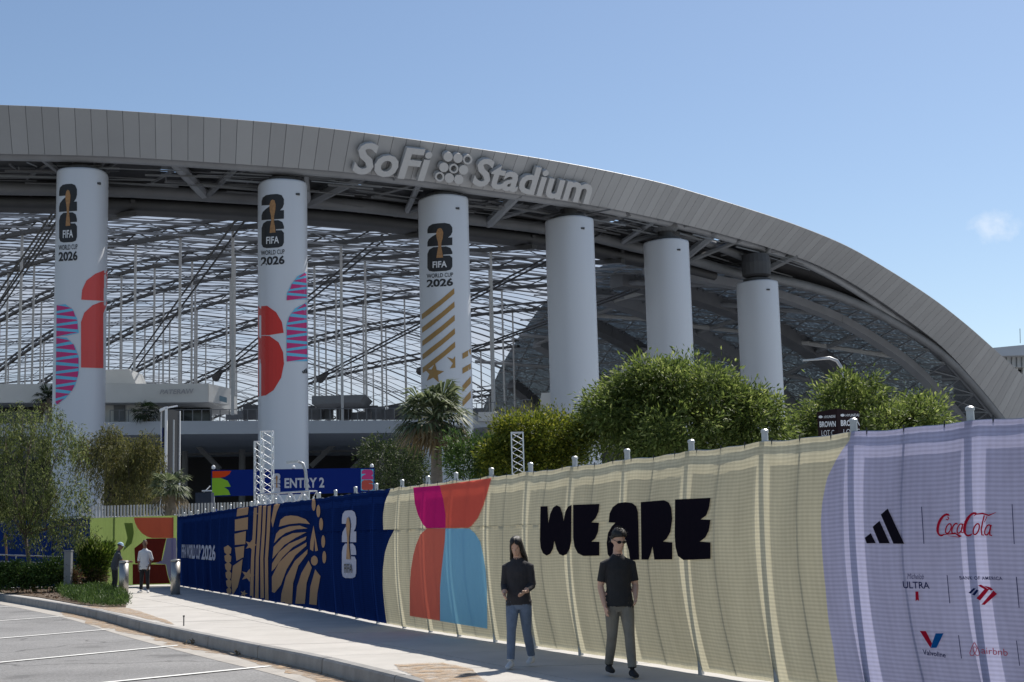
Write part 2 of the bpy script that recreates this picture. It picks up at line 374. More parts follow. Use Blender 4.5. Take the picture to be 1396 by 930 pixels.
def draw(polys, surf, name, material, parent, off=.02, step=None):
    bm = flat_bm(polys)
    if step: cut_grid(bm, step)
    return lay(bm, surf, name, material, parent, off)
_txt = {}
def text_mesh(s, bold=0.0, extrude=0.0, spacing=1.0):
    k = (s, bold, extrude, spacing)
    if k not in _txt:
        cu = bpy.data.curves.new('txt', 'FONT'); cu.body = s; cu.offset = bold; cu.extrude = extrude; cu.resolution_u = 3; cu.space_character = spacing
        o = bpy.data.objects.new('txt', cu); col.objects.link(o); dg = bpy.context.evaluated_depsgraph_get(); dg.update()
        me = o.evaluated_get(dg).to_mesh(); vv = [v.co.copy() for v in me.vertices]; ff = [tuple(p.vertices) for p in me.polygons]
        o.evaluated_get(dg).to_mesh_clear(); bpy.data.objects.remove(o); bpy.data.curves.remove(cu)
        x0 = min(v.x for v in vv); x1 = max(v.x for v in vv); y1 = max(v.y for v in vv)
        _txt[k] = ([((v.x - x0) / (x1 - x0), v.y / y1, v.z) for v in vv], ff)
    return _txt[k]
def quad_at(q, u, v):
    bl, br, tl, tr = q
    x = (bl[0] * (1 - u) + br[0] * u) * (1 - v) + (tl[0] * (1 - u) + tr[0] * u) * v
    y = (bl[1] * (1 - u) + br[1] * u) * (1 - v) + (tl[1] * (1 - u) + tr[1] * u) * v
    return x, y
def write(s, q, surf, name, material, parent, off=.02, bold=.01, spacing=1.0, step=None):
    vv, ff = text_mesh(s, bold, 0, spacing); bm = bmesh.new()
    bv = [bm.verts.new((*quad_at(q, x, y), 0)) for x, y, z in vv]
    for f in ff:
        try: bm.faces.new([bv[i] for i in f])
        except ValueError: pass
    if step: cut_grid(bm, step)
    return lay(bm, surf, name, material, parent, off)
def zoomed(pts, ox, oy, k): return [(ox + x / k, oy + y / k) for x, y in pts]
def ell(cx, cy, rx, ry, n=20, a=0):
    ca, sa = math.cos(a), math.sin(a)
    return [(cx + rx * math.cos(t) * ca - ry * math.sin(t) * sa, cy + rx * math.cos(t) * sa + ry * math.sin(t) * ca) for t in (2 * math.pi * i / n for i in range(n))]
def star(cx, cy, r, rot=0): return [(cx + (r if i % 2 == 0 else r * .42) * math.sin(rot + i * math.pi / 5), cy - (r if i % 2 == 0 else r * .42) * math.cos(rot + i * math.pi / 5)) for i in range(10)]
def strip(pts, wd):
    out = []; inn = []
    for i, p in enumerate(pts):
        a = pts[max(i - 1, 0)]; b = pts[min(i + 1, len(pts) - 1)]; dx, dy = b[0] - a[0], b[1] - a[1]; l = math.hypot(dx, dy) or 1
        ww = wd[i] if isinstance(wd, (list, tuple)) else wd
        out.append((p[0] - dy / l * ww / 2, p[1] + dx / l * ww / 2)); inn.append((p[0] + dy / l * ww / 2, p[1] - dx / l * ww / 2))
    return out + inn[::-1]
TWO = [(0, .42), (0, .25), (.05, .11), (.2, .02), (.4, 0), (.7, 0), (.9, .06), (1, .22), (1, .42), (.94, .56), (.82, .66), (1, .66), (1, 1), (0, 1), (0, .82), (.05, .68), (.2, .56), (.36, .47), (.36, .42)]
SIX = [(0, .26), (.07, .09), (.24, 0), (.75, 0), (.93, .08), (1, .24), (1, .33), (.64, .33), (.64, .37), (.9, .38), (1, .48), (1, .84), (.93, .96), (.76, 1), (.24, 1), (.07, .96), (0, .84)]
CUP = [(.36, .2), (.42, .12), (.5, .1), (.58, .12), (.64, .2), (.62, .3), (.57, .4), (.56, .5), (.6, .6), (.63, .72), (.37, .72), (.4, .6), (.44, .5), (.43, .4), (.38, .3)]
def emblem(box, surf, parent, dark, light, off=.02, words=True, skew=0):
    x0, y0, x1, y1 = box; W_, H_ = x1 - x0, y1 - y0
    f = lambda pts, a, b: [(x0 + x * W_, y0 + (a + y * (b - a)) * H_ + skew * (x - .5)) for x, y in pts]
    draw([f(TWO, 0, .47)], surf, 'printed_number', dark, parent, off, 4)
    draw([f(SIX, .49, 1)], surf, 'printed_number', dark, parent, off, 4)
    draw([f(CUP, 0, 1)], surf, 'printed_trophy', M['trophy'], parent, off * 2, 6)
    q = lambda xa, xb, ya, yb: ((x0 + xa * W_, y0 + yb * H_ + skew * (xa - .5)), (x0 + xb * W_, y0 + yb * H_ + skew * (xb - .5)), (x0 + xa * W_, y0 + ya * H_ + skew * (xa - .5)), (x0 + xb * W_, y0 + ya * H_ + skew * (xb - .5)))
    write('FIFA', q(.22, .78, .79, .92), surf, 'printed_word', light, parent, off * 2, .02)
    if words:
        write('WORLD CUP', q(-.03, 1.03, 1.04, 1.125), surf, 'printed_word', dark, parent, off, .012)
        write('2026', q(-.03, 1.03, 1.155, 1.31), surf, 'printed_word', dark, parent, off, .035)

# ================================================================== THE GROUND
def sheet(name, pts, z, material, kind='structure', label=None, cat=None):
    mb = MB(); tri = tessellate_polygon([[Vector((x, y, 0)) for x, y in pts]])
    mb.add([(x, y, z) for x, y in pts], [t if (pts[t[1]][0] - pts[t[0]][0]) * (pts[t[2]][1] - pts[t[0]][1]) - (pts[t[2]][0] - pts[t[0]][0]) * (pts[t[1]][1] - pts[t[0]][1]) > 0 else t[::-1] for t in tri])
    o = mb.build(name, material); o['kind'] = kind
    return o
KZ = -.22
sheet('ground', [(-900, -200), (900, -200), (900, 1500), (-900, 1500)], -.30, M['earth'])
kerb = [(-40.0, 88.0), (-28.0, 67.0)] + [tuple(atz(x, y)[:2]) for x, y in ((0, 810.5), (110, 828), (200, 849), (320, 874), (419, 893), (500, 912))] + [(.5, 12.3), (2.4, 8.0), (4.6, 3.0), (9, -7)]
def offs(pts, d):
    r = []
    for i, p in enumerate(pts):
        a = pts[max(i - 1, 0)]; b = pts[min(i + 1, len(pts) - 1)]; dx, dy = b[0] - a[0], b[1] - a[1]; l = math.hypot(dx, dy)
        r.append((p[0] - dy / l * d, p[1] + dx / l * d))     # + = to the fence side (left of travel)
    return r
def smooth(pts, n=4):
    out = []
    for i in range(len(pts) - 1):
        p0, p1, p2, p3 = pts[max(i - 1, 0)], pts[i], pts[i + 1], pts[min(i + 2, len(pts) - 1)]
        for k in range(n):
            t = k / n
            out.append(tuple(.5 * (2 * b + (c - a) * t + (2 * a - 5 * b + 4 * c - d) * t * t + (3 * b - a - 3 * c + d) * t ** 3) for a, b, c, d in zip(p0, p1, p2, p3)))
    return out + [tuple(pts[-1])]
kerb = smooth(kerb, 4)
kin = offs(kerb, .16); kg = offs(kerb, -.55)
sheet('parking_lot', [(-160, 90)] + kerb[:1] + kerb[1:] + [(9, -40), (-160, -40)], KZ, M['asphalt'])
g = MB()
for a, b, c, d in zip(kerb, kerb[1:], kg[1:], kg): g.quad((*a, KZ + .006), (*d, KZ + .004), (*c, KZ + .004), (*b, KZ + .006))
tag(g.build('gutter', M['gutter']), kind='structure')
# kerb stones, one by one, with joints
kroot = empty('kerb', (kerb[0][0], kerb[0][1], KZ), 'grey concrete kerb between parking lot and pavement', 'kerb')
del kroot['label'], kroot['category']; kroot['kind'] = 'structure'
acc = []
tot = 0
for a, b in zip(kerb, kerb[1:]): acc.append(tot); tot += math.hypot(b[0] - a[0], b[1] - a[1])
acc.append(tot)
def along(path, accs, s):
    for i in range(len(path) - 1):
        if accs[i + 1] >= s or i == len(path) - 2:
            t = (s - accs[i]) / (accs[i + 1] - accs[i]); a, b = path[i], path[i + 1]
            return (a[0] + (b[0] - a[0]) * t, a[1] + (b[1] - a[1]) * t), (b[0] - a[0], b[1] - a[1])
def kpt(s):
    p, d = along(kerb, acc, s); l = math.hypot(*d); return p, (-d[1] / l, d[0] / l)
s = 30.0
while s < tot - 8:
    e = s + 2.96; mb = MB(); n = 3
    for j in range(n):
        sa, sb = s + (e - s) * j / n, s + (e - s) * (j + 1) / n
        (pa, na), (pb, nb) = kpt(sa), kpt(sb)
        prof = [(-.012, KZ - .05), (0, -.025), (.02, .003), (.15, .005), (.15, -.2)]
        A = [(pa[0] + na[0] * o_, pa[1] + na[1] * o_, z) for o_, z in prof]; B = [(pb[0] + nb[0] * o_, pb[1] + nb[1] * o_, z) for o_, z in prof]
        for k in range(4): mb.quad(A[k], B[k], B[k + 1], A[k + 1])
        if j == 0: mb.add(A, [(0, 1, 2, 3, 4)])
        if j == n - 1: mb.add(B, [(4, 3, 2, 1, 0)])
    mb.build('kerb_stone', M['kerb'], kroot); s += 3.0
# ------------------------------------------------------------------ fence line (plan) and pavement
FP = [(9.5, 6.6), (6.9, 9.0), (4.39, 12.0), (3.61, 12.97), (2.7, 14.4), (1.45, 17.3), (-.4, 21.6), (-2.4, 26.2), (-5.0, 33.5), (-8.2, 41.8), (-13.25, 54.9)]
FP = smooth(FP, 5)
fz = lambda Y: interp(Y, [(0, 2.5), (20, 2.507), (26, 2.53), (34, 2.58), (42, 2.65), (56, 2.66)])
pave = [p for p in kin] 
south = [(60, -7), (60, 130), (-60, 130)]
sheet('soil_base', kerb + south, -.24, M['earth'])
# pavement slabs: one object each, joints between
proot = empty('pavement', (0, 20, 0), 'pale concrete pavement along the fence', 'pavement'); del proot['label'], proot['category']; proot['kind'] = 'structure'
facc = [0]
for a, b in zip(FP, FP[1:]): facc.append(facc[-1] + math.hypot(b[0] - a[0], b[1] - a[1]))
FL = facc[-1]
def fpt(s):
    p, d = along(FP, facc, max(0, min(FL - 1e-4, s))); l = math.hypot(*d); return Vector((p[0], p[1], 0)), Vector((d[0] / l, d[1] / l, 0))
def kerb_x(Y):
    pts = sorted([(p[1], p[0]) for p in kin]); return interp(Y, pts)
def fence_x(Y): return interp(Y, sorted([(p[1], p[0]) for p in FP]))
ys = [8.0 + 2.4 * i for i in range(22)]
for i, (ya, yb) in enumerate(zip(ys, ys[1:])):
    for j, (ua, ub) in enumerate(((0, .5), (.5, 1.0), (1.0, 1.45))):
        mb = MB(); gq = .012; zt = -.004 + rng.uniform(-.0015, .0015)
        def pt(y, u): return (kerb_x(y) + u * (fence_x(y) - kerb_x(y)), y)
        c = [pt(ya + gq, ua), pt(ya + gq, ub), pt(yb - gq, ub), pt(yb - gq, ua)]
        c = [(c[0][0] + gq, c[0][1]), (c[1][0] - gq, c[1][1]), (c[2][0] - gq, c[2][1]), (c[3][0] + gq, c[3][1])]
        mb.add([(x, y, -.2) for x, y in c] + [(x, y, zt) for x, y in c], [(4, 5, 6, 7), (0, 1, 5, 4), (1, 2, 6, 5), (2, 3, 7, 6), (3, 0, 4, 7)])
        mb.build('slab', M['concrete'], proot)
sheet('plaza', FP + [(-26, 57.9), (-70, 57.9), (-90, 300), (300, 300), (300, 6)], -.03, mat('grey plaza concrete', (.36, .365, .375), .85))
sheet('pavement_bedding', [(kerb_x(y), y) for y in ys] + [(fence_x(y) + .45 * (fence_x(y) - kerb_x(y)), y) for y in ys[::-1]], -.022, M['kerb'])
# planting bed (soil)
bedpx = [(-60, 806), (-10, 803), (60, 812), (112, 822), (172, 829), (150, 818), (112, 800), (80, 797)]
bed = [(-40, 87), (-28.2, 66)] + [tuple(atz(x, y)[:2]) for x, y in ((0, 808), (55, 815), (108, 824.5), (140, 828), (172, 828))] + [tuple(atz(x, y)[:2]) for x, y in ((170, 812), (140, 803), (120, 799.5))] + [(-30, 58), (-40, 80)]
sheet('planting_soil', bed, .015, M['soil'])
# sandy dirt on pavement and in the gutter
def blob(name, px, z):
    p = [tuple(atz(x, y, z)[:2]) for x, y in px]; p = smooth(p + p[:1], 4)[:-1]
    p = [(x + rng.uniform(-.04, .04), y + rng.uniform(-.08, .08)) for x, y in p]
    return sheet(name, p, z, M['sand'], kind='stuff')
blob('sand_spill', [(112, 826.5), (150, 827), (178, 829), (205, 838), (238, 851), (215, 846), (170, 837), (130, 829)], .006)
blob('sand_spill', [(540, 905), (600, 903), (640, 912), (672, 935), (640, 945), (590, 935), (560, 920)], .006)
def gutter_sand(s0, s1, wmax):
    mb = MB(); ss = [s0 + (s1 - s0) * i / 24 for i in range(25)]; prev = None
    for i, s_ in enumerate(ss):
        p, n = kpt(s_); wd = wmax * math.sin(math.pi * i / 24) ** .6 * rng.uniform(.6, 1.1) + .02
        cur = ((p[0] - n[0] * .012, p[1] - n[1] * .012, KZ + .03), (p[0] - n[0] * wd, p[1] - n[1] * wd, KZ + .011))
        if prev: mb.quad(prev[0], prev[1], cur[1], cur[0])
        prev = cur
    tag(mb.build('gutter_dirt', M['sand']), kind='stuff')
def s_at(px, py):
    q = atz(px, py); best = min((math.hypot(kpt(k * .25)[0][0] - q.x, kpt(k * .25)[0][1] - q.y), k * .25) for k in range(int(tot * 4)))
    return best[1]
S1 = s_at(85, 824); S2 = s_at(230, 855); S3 = s_at(330, 876); S4 = s_at(500, 912)
gutter_sand(S1, S2, .5); gutter_sand(S2 - 1, S3, .4); gutter_sand(S3 - .5, S4 + 3, .35)
# parking stripes
for a, b in (((0, 828), (34, 826.5)), ((0, 847), (88, 840.5)), ((0, 871), (150, 858.5)), ((0, 904), (245, 880.5)), ((160, 930), (369, 909))):
    A, B = atz(*a, KZ), atz(*b, KZ); d = (B - A).normalized(); A = B - d * 5.6; n = Vector((-d.y, d.x, 0)) * .065
    mb = MB(); mb.quad(*[(p.x, p.y, KZ + .014) for p in (A - n, B - n, B + n, A + n)]); tag(mb.build('parking_stripe', M['line']), kind='structure')

# ================================================================== THE STADIUM
stad = empty('stadium', (0, 130, 0), 'huge stadium with arched grey roof edge, white columns and transparent roof', 'stadium')
PL = [(-82, 109), (-66, 108.2), (-50, 108.4), (-34.45, 110), (-18.86, 113.6), (-5.8, 121), (5.8, 131), (16.38, 143), (27.82, 155), (40, 167.5), (53, 180.5), (67, 194), (82, 207), (100, 222), (122, 239), (146, 256)]
PLs = smooth(PL, 8); pacc = [0]
for a, b in zip(PLs, PLs[1:]): pacc.append(pacc[-1] + math.hypot(b[0] - a[0], b[1] - a[1]))
PLen = pacc[-1]
def plan(s, out=0.0):
    p, d = along(PLs, pacc, max(0, min(PLen - 1e-4, s))); l = math.hypot(*d); tx, ty = d[0] / l, d[1] / l
    return Vector((p[0] + ty * out, p[1] - tx * out, 0))
TOP = [(-500, 139), (-120, 141), (0, 143), (135, 149), (295, 160.5), (440, 174), (599, 195), (758, 219.5), (880, 244), (950, 263), (1028, 287), (1092, 309), (1154, 335), (1212, 368), (1269, 405), (1312, 438), (1351, 472), (1420, 535), (1500, 612), (1600, 705)]
BOT = [(-500, 207), (-120, 208), (0, 209.6), (149, 213), (318, 223), (450, 232.5), (552, 243), (643, 256), (745, 270), (815, 281), (880, 294), (950, 310), (1021, 329), (1066, 343), (1110, 359), (1150, 379), (1188, 402), (1240, 438), (1288, 476), (1336, 528), (1366, 565), (1420, 633), (1500, 735), (1600, 800)]
def smc(pts): return smooth(pts, 5)
TOP, BOT = smc(TOP), smc(BOT)
def zfor(p, curve):
    lo, hi = -30.0, 60.0
    for _ in range(40):
        m = (lo + hi) / 2; x, y = proj((p.x, p.y, m))
        if y > interp(x, curve): lo = m
        else: hi = m
    return max(-2, (lo + hi) / 2)
SMAX = PLen - 2
def band(s):
    inset = interp(s, [(0, 1.6), (60, 1.8), (100, 2.2), (140, 3.2), (200, 3.6), (400, 3.6)])
    t = plan(s, 4.5); b = plan(s, 4.5 - inset); t.z = zfor(t, TOP); b.z = zfor(b, BOT); return t, b
_bc = [band(i * 1.0) for i in range(int(SMAX) + 1)]
def bandc(s):
    s = max(0, min(len(_bc) - 1.001, s)); i = int(s); f = s - i
    return _bc[i][0].lerp(_bc[i + 1][0], f), _bc[i][1].lerp(_bc[i + 1][1], f)
bandv = []; bandf = []; ssamp = np.arange(8, SMAX - 6, 1.2)
for s in ssamp:
    t, b = bandc(s); bandv += [t, b]
for i in range(len(ssamp) - 1): bandf.append((2 * i, 2 * i + 1, 2 * i + 3, 2 * i + 2))
back = MB()
for i in range(len(ssamp) - 1):
    t0, b0, t1, b1 = bandv[2 * i], bandv[2 * i + 1], bandv[2 * i + 3 - 1], bandv[2 * i + 3]
    n = (t1 - t0).cross(b0 - t0).normalized()
    if n.y > 0: n = -n
    gap = .015; m0 = t0.lerp(t1, gap); m1 = t0.lerp(t1, 1 - gap); k0 = b0.lerp(b1, gap); k1 = b0.lerp(b1, 1 - gap)
    pr = n * .1; mb = MB(); pv = [m0, m1, k1, k0, m0 + pr, m1 + pr, k1 + pr, k0 + pr]
    mb.add(pv, [(4, 5, 6, 7), (0, 4, 7, 3), (1, 2, 6, 5), (0, 1, 5, 4), (3, 7, 6, 2)])
    mb.build('facade_panel', M[rng.choice(['fascia', 'fascia', 'fascia_b', 'fascia_c'])], stad)
    bk = n * .02
    inn = Vector((-n.x, -n.y, 0)).normalized() * 1.2
    back.quad(t0 + bk, t1 + bk, b1 + bk, b0 + bk)
    back.quad(t0 + bk, t0 + inn - Vector((0, 0, .3)), t1 + inn - Vector((0, 0, .3)), t1 + bk); back.quad(b0 + bk, b1 + bk, b1 + inn * 1.6 + Vector((0, 0, .6)), b0 + inn * 1.6 + Vector((0, 0, .6)))
back.build('facade_backing', M['midsteel'], stad)
bsurf = Surface([tuple(v) for v in bandv], bandf)

# --- sign letters standing off the fascia
def solid_letters(s, q, bold, dep):
    vv, ff = text_mesh(s, bold, .5); adj = {}
    for f in ff:
        for i in f: adj.setdefault(i, set()).update(f)
    seen = set()
    for st in range(len(vv)):
        if st in seen: continue
        stack = [st]; comp = set()
        while stack:
            k = stack.pop()
            if k in comp: continue
            comp.add(k); stack += [j for j in adj.get(k, ()) if j not in comp]
        seen |= comp; bm = bmesh.new(); mp_ = {i: bm.verts.new((*quad_at(q, vv[i][0], vv[i][1]), vv[i][2] + .5)) for i in comp}
        for f in ff:
            if f[0] in comp:
                try: bm.faces.new([mp_[i] for i in f])
                except ValueError: pass
        if bm.faces: lay(bm, bsurf, 'sign_letter', M['letter'], stad, .28, depth=dep)
        else: bm.free()
solid_letters('SoFi', ((476, 231), (574, 242), (489, 190), (587, 201)), .026, .42)
solid_letters('Stadium', ((638, 247), (796, 273), (649, 211), (807, 236)), .026, .42)
for i, (zx, zy, ring) in enumerate([(543, 160, 0), (596, 167, 0), (648, 175, 1), (520, 217, 0), (573, 224, 1), (626, 231, 0), (497, 268, 1), (549, 275, 0), (600, 283, 0)]):
    cx, cy = 470 + zx / 3.99, 170 + zy / 3.99; bm = bmesh.new(); n = 18
    o_ = ell(cx, cy, 6.3, 6.6, n); layers = []
    for z in (0, 1): layers.append([bm.verts.new((x, y, z)) for x, y in o_])
    for k in range(n): bm.faces.new((layers[0][k], layers[0][(k + 1) % n], layers[1][(k + 1) % n], layers[1][k]))
    if not ring: bm.faces.new(layers[1]); bm.faces.new(layers[0][::-1])
    else:
        i_ = ell(cx, cy, 4.0, 4.3, n); il = [[bm.verts.new((x, y, z)) for x, y in i_] for z in (0, 1)]
        for k in range(n):
            k2 = (k + 1) % n; bm.faces.new((il[0][k2], il[0][k], il[1][k], il[1][k2])); bm.faces.new((layers[1][k], layers[1][k2], il[1][k2], il[1][k])); bm.faces.new((layers[0][k2], layers[0][k], il[0][k], il[0][k2]))
    lay(bm, bsurf, 'sign_ring' if ring else 'sign_disc', M['letter'], stad, .28, depth=.42)

# --- columns
CS = []
for (x, y), Y, hw in zip([(113, 238), (385, 253), (604, 273), (776, 301), (908, 331), (1032, 386)], [110, 113.6, 121, 131, 143, 155], (3.95, 3.95, 4.0, 4.05, 4.15, 3.95)):
    p = aty(x, y, Y); CS.append((p, hw))
def s_near(p): return min((math.hypot(plan(k * .5).x - p.x, plan(k * .5).y - p.y), k * .5) for k in range(int(PLen * 2)))[1]
colsurf = []; col_objs = []
for p, hw in CS:
    sn = s_near(p); a = plan(sn - .5); b = plan(sn + .5); t = (b - a).normalized(); n = Vector((t.y, -t.x, 0))
    prof = []; NN = 48; ra, rb = hw / 2, 2.3
    for k in range(NN):
        th = 2 * math.pi * k / NN; c_, s_ = math.cos(th), math.sin(th); ex = 2 / 2.5
        prof.append(t * (ra * math.copysign(abs(c_) ** ex, c_)) + n * (rb * math.copysign(abs(s_) ** ex, s_)))
    mb = MB(); zs = [-1, 8, 16, 24, p.z - .18, p.z]
    for z in zs:
        kk = 1 if z < p.z else .985
        for q in prof: mb.v.append((p.x + q.x * kk, p.y + q.y * kk, z))
    for i in range(len(zs) - 1):
        for k in range(NN): mb.f.append((i * NN + k, i * NN + (k + 1) % NN, (i + 1) * NN + (k + 1) % NN, (i + 1) * NN + k)); mb.m.append(0)
    mb.f.append(tuple((len(zs) - 1) * NN + k for k in range(NN))); mb.m.append(0)
    colsurf.append(Surface(mb.v, mb.f))
    o = mb.build('column', M['column'], stad, smooth=False)
    o.data.polygons.foreach_set('use_smooth', [len(pp.vertices) == 4 for pp in o.data.polygons]); col_objs.append(o)
    nk = MB(); nk.lathe((p.x, p.y, p.z - .02), [(1.35, .0), (1.55, .12), (1.55, .42), (.8, .55), (.75, 2.4)], 24); nk.build('bearing', M['darksteel'], o, smooth=False)
    cp = MB(); cp.lathe((p.x, p.y, p.z + (1.1 if len(colsurf) < 6 else .6)), [(1.0, 0), (1.3, .3), (1.35, 1.2), (1.2, 2.2)] if len(colsurf) < 6 else [(1.2, 0), (1.6, .25), (1.65, 1.6), (1.5, 2.6)], 20); cp.build('capital', M['midsteel'] if len(colsurf) < 6 else M['darksteel'], o)
    hk = MB(); qx = proj(p)[0] + hw / 2 * 1900 / p.y * .62; h = colsurf[-1].hit(qx, proj((p.x, p.y, p.z - .75))[1])
    if h: hk.box(h[0], (.38, .2, .16)); hk.build('anchor_bracket', M['darksteel'], o)
# prints on the columns
c1, c2, c3 = col_objs[:3]; f1, f2, f3 = colsurf[:3]
emblem((81, 251, 105, 330.5), f1, c1, M['black_print'], M['sign_white'], .03, skew=-1.5)
emblem((357, 265, 387, 338), f2, c2, M['black_print'], M['sign_white'], .03, skew=-2)
emblem((583, 304.5, 616.5, 370), f3, c3, M['black_print'], M['sign_white'], .03, skew=-2)
z1 = lambda pts: zoomed(pts, 60, 220, 2.735)
draw([z1([(139, 516), (142, 480), (158, 445), (190, 420), (222, 407), (237, 405), (238, 518), (225, 521)])], f1, 'printed_petal', M['coral_print'], c1, .03, 5)
draw([z1([(238, 522), (238, 772), (138, 769), (138, 600), (150, 565), (180, 537), (210, 525)])], f1, 'printed_petal', M['coral_print'], c1, .03, 5)
def pattern(surf, obj, outline, base, top, rows, rib=None):
    draw([outline], surf, 'printed_petal', base, obj, .03, 5)
    ys_ = [p[1] for p in outline]
    def span(y):
        xs = []
        for (xa, ya), (xb, yb) in zip(outline, outline[1:] + outline[:1]):
            if (ya <= y) != (yb <= y): xs.append(xa + (xb - xa) * (y - ya) / (yb - ya))
        return (min(xs), max(xs)) if len(xs) > 1 else None
    y = min(ys_) + 1; h = (max(ys_) - min(ys_)) / rows; k = 0
    while y + h * .8 < max(ys_):
        a, b = span(y + .05 * h), span(y + h * .7)
        if a and b:
            if k % 2 == 0: pl = [(a[0] + .4, y + .05 * h), (a[1] - .5, y + .3 * h), (b[1] - .5, y + h * .5), (b[0] + .4, y + h * .95)]
            else: pl = [(a[0] + .4, y + .35 * h), (a[1] - .5, y - .05 * h), (b[1] - .5, y + h * .85), (b[0] + .4, y + h * .55)]
            draw([pl], surf, 'printed_wedge', top, obj, .05, 5)
        y += h; k += 1
pattern(f1, c1, z1([(48, 536), (80, 533), (108, 553), (124, 588), (130, 640), (88, 650), (47, 652)]), M['cyan_print'], M['magenta_print'], 5)
pattern(f1, c1, z1([(47, 655), (85, 658), (115, 688), (130, 730), (130, 790), (115, 840), (80, 885), (44, 908)]), M['cyan_print'], M['magenta_print'], 10)
z2 = lambda pts: zoomed(pts, 330, 240, 2.909)
draw([z2([(65, 517), (100, 515), (135, 540), (158, 580), (165, 622), (110, 631), (65, 632)])], f2, 'printed_petal', M['red_print'], c2, .03, 5)
draw([z2([(65, 633), (110, 635), (145, 660), (163, 700), (166, 745), (155, 800), (125, 850), (95, 870), (65, 875)])], f2, 'printed_petal', M['red_print'], c2, .03, 5)
pattern(f2, c2, z2([(175, 492), (178, 465), (195, 430), (220, 397), (254, 380), (256, 490)]), M['cyan_print'], M['magenta_print'], 5)
pattern(f2, c2, z2([(176, 735), (176, 590), (185, 560), (210, 525), (254, 502), (258, 735)]), M['cyan_print'], M['magenta_print'], 9)
for k in range(3):
    x = 237 + k * 6.5; draw([z2([(x, 776 - 5 * k), (x + 4.5, 772 - 5 * k), (x + 8, 783), (x + 3, 783)])], f2, 'printed_bar', M['black_print'], c2, .03)
z3 = lambda pts: zoomed(pts, 560, 260, 3.1)
for k in range(5):
    dy = k * 56.5; dx = k * .9
    draw([z3([(48 + dx, 522 + dy), (85 + dx, 493 + dy), (130 + dx, 458 + dy), (183 + dx, 412 + dy), (184 + dx, 436 + dy), (130 + dx, 482 + dy), (85 + dx, 518 + dy), (48 + dx, 545 + dy)])], f3, 'printed_stripe', M['gold_print'], c3, .03, 6)
for k in range(4):
    dy = k * 62; draw([z3([(218, 688 + dy), (252, 668 + dy), (253, 692 + dy), (218, 712 + dy)] if k < 2 else [(218, 700 + dy), (252, 660 + dy), (253, 690 + dy), (218, 728 + dy)])], f3, 'printed_stripe', M['gold_print'], c3, .03, 6)
draw([z3(star(98, 772, 44, .12))], f3, 'printed_star', M['gold_print'], c3, .03, 6)
draw([z3([(152, 703), (178, 712), (187, 700), (188, 748), (165, 752), (178, 730)])], f3, 'printed_star', M['gold_print'], c3, .03, 6)
draw([z3([(150, 835), (175, 818), (188, 815), (188, 860), (165, 862)])], f3, 'printed_star', M['gold_print'], c3, .03, 6)
draw([z3([(60, 985), (110, 960), (150, 990), (188, 1020), (188, 1050), (130, 1030), (70, 1010)])], f3, 'printed_stripe', M['gold_print'], c3, .03, 6)

# --- roof: soffit ring, film, trusses, perforated corner shell
D = Vector((-.56, .83, 0)).normalized()
CS6 = s_near(CS[5][0]); CS5 = s_near(CS[4][0])
S0, KU = CS5 + 4, .5                     # the clear film ends along a line running back from the fifth column
def eo(s): return interp(s, [(0, -6.5), (CS6 - 14, -6.5), (CS6 + 6, -4.0), (CS6 + 26, -.6), (CS6 + 45, .6), (600, .6)])
def edge(s):
    p = plan(s, eo(s)); p.z = bandc(s)[1].z - interp(s, [(0, .9), (80, .9), (CS6, 1.0), (CS6 + 30, .1), (600, 0)]); return p
def bump(s, u): return interp(s, [(0, 15), (S0, 14), (S0 + 40, 11), (S0 + 100, 5), (600, 2)]) * math.sin(math.pi * min(u, 300) / 300) - max(0, u - 300) * .05
def roof(s, u): e = edge(s); return e + D * u + Vector((0, 0, bump(s, u)))
SEND = SMAX - 6
def ucut(s): return max(0.0, min(420.0, (s - S0) / KU))
def surface_part(name, s0, s1, ds, fa, fb, n, material):
    mb = MB(); ss = list(np.arange(s0, s1 + .01, ds))
    for s_ in ss:
        a_, b_ = fa(s_), fb(s_)
        for j in range(n + 1): mb.v.append(tuple(roof(s_, a_ + (b_ - a_) * j / n)))
    for i in range(len(ss) - 1):
        for j in range(n): mb.f.append((i * (n + 1) + j, i * (n + 1) + j + 1, (i + 1) * (n + 1) + j + 1, (i + 1) * (n + 1) + j)); mb.m.append(0)
    return mb.build(name, material, stad, smooth=True)
trs = list(np.arange(6, SEND - 12, 15.0)); UEND = 420.0
for a, b in zip(trs, trs[1:]):           # film panels: one strip between each pair of trusses
    if ucut(a) < 415: surface_part('film_panel', a, b, (b - a) / 3, ucut, lambda s: UEND, 44, M['film'])
surface_part('corner_shell', S0 + .1, SEND, 3.5, lambda s: 0.0, lambda s: max(.5, ucut(s)), 40, M['shell'])
dn = Vector((0, 0, -1))
for k, s_ in enumerate(trs):     # deep trusses running back from the edge
    u0 = ucut(s_)
    if u0 > 400: continue
    mb = MB(); pr = None
    for u in np.arange(u0, 416, 5.0):
        p = roof(s_, u) + dn * .5; q = p + dn * 1.05
        if pr:
            mb.beam(pr[0], p, .36, .3); mb.beam(pr[1], q, .58, .42); mb.beam(pr[0] if int(u / 5) % 2 else pr[1], q if int(u / 5) % 2 else p, .12)
        pr = (p, q)
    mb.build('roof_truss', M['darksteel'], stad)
    for j, u in enumerate(np.arange(8 + (k % 3) * 4.5, 250, 14.0)):     # struts hanging down from the trusses
        p = roof(s_, u) + dn * 1.4; x, y = proj(p)
        if u > u0 and -40 < x < 900 and p.z > 22:
            mb = MB(); mb.tube([p, (p.x, p.y, 13.5)], .15, 6); mb.build('strut', M['strut'], stad)
Dn = Vector((D.y, -D.x, 0)); _es = np.arange(4, SEND, 1.0); _ec = np.array([edge(q).dot(Dn) for q in _es])
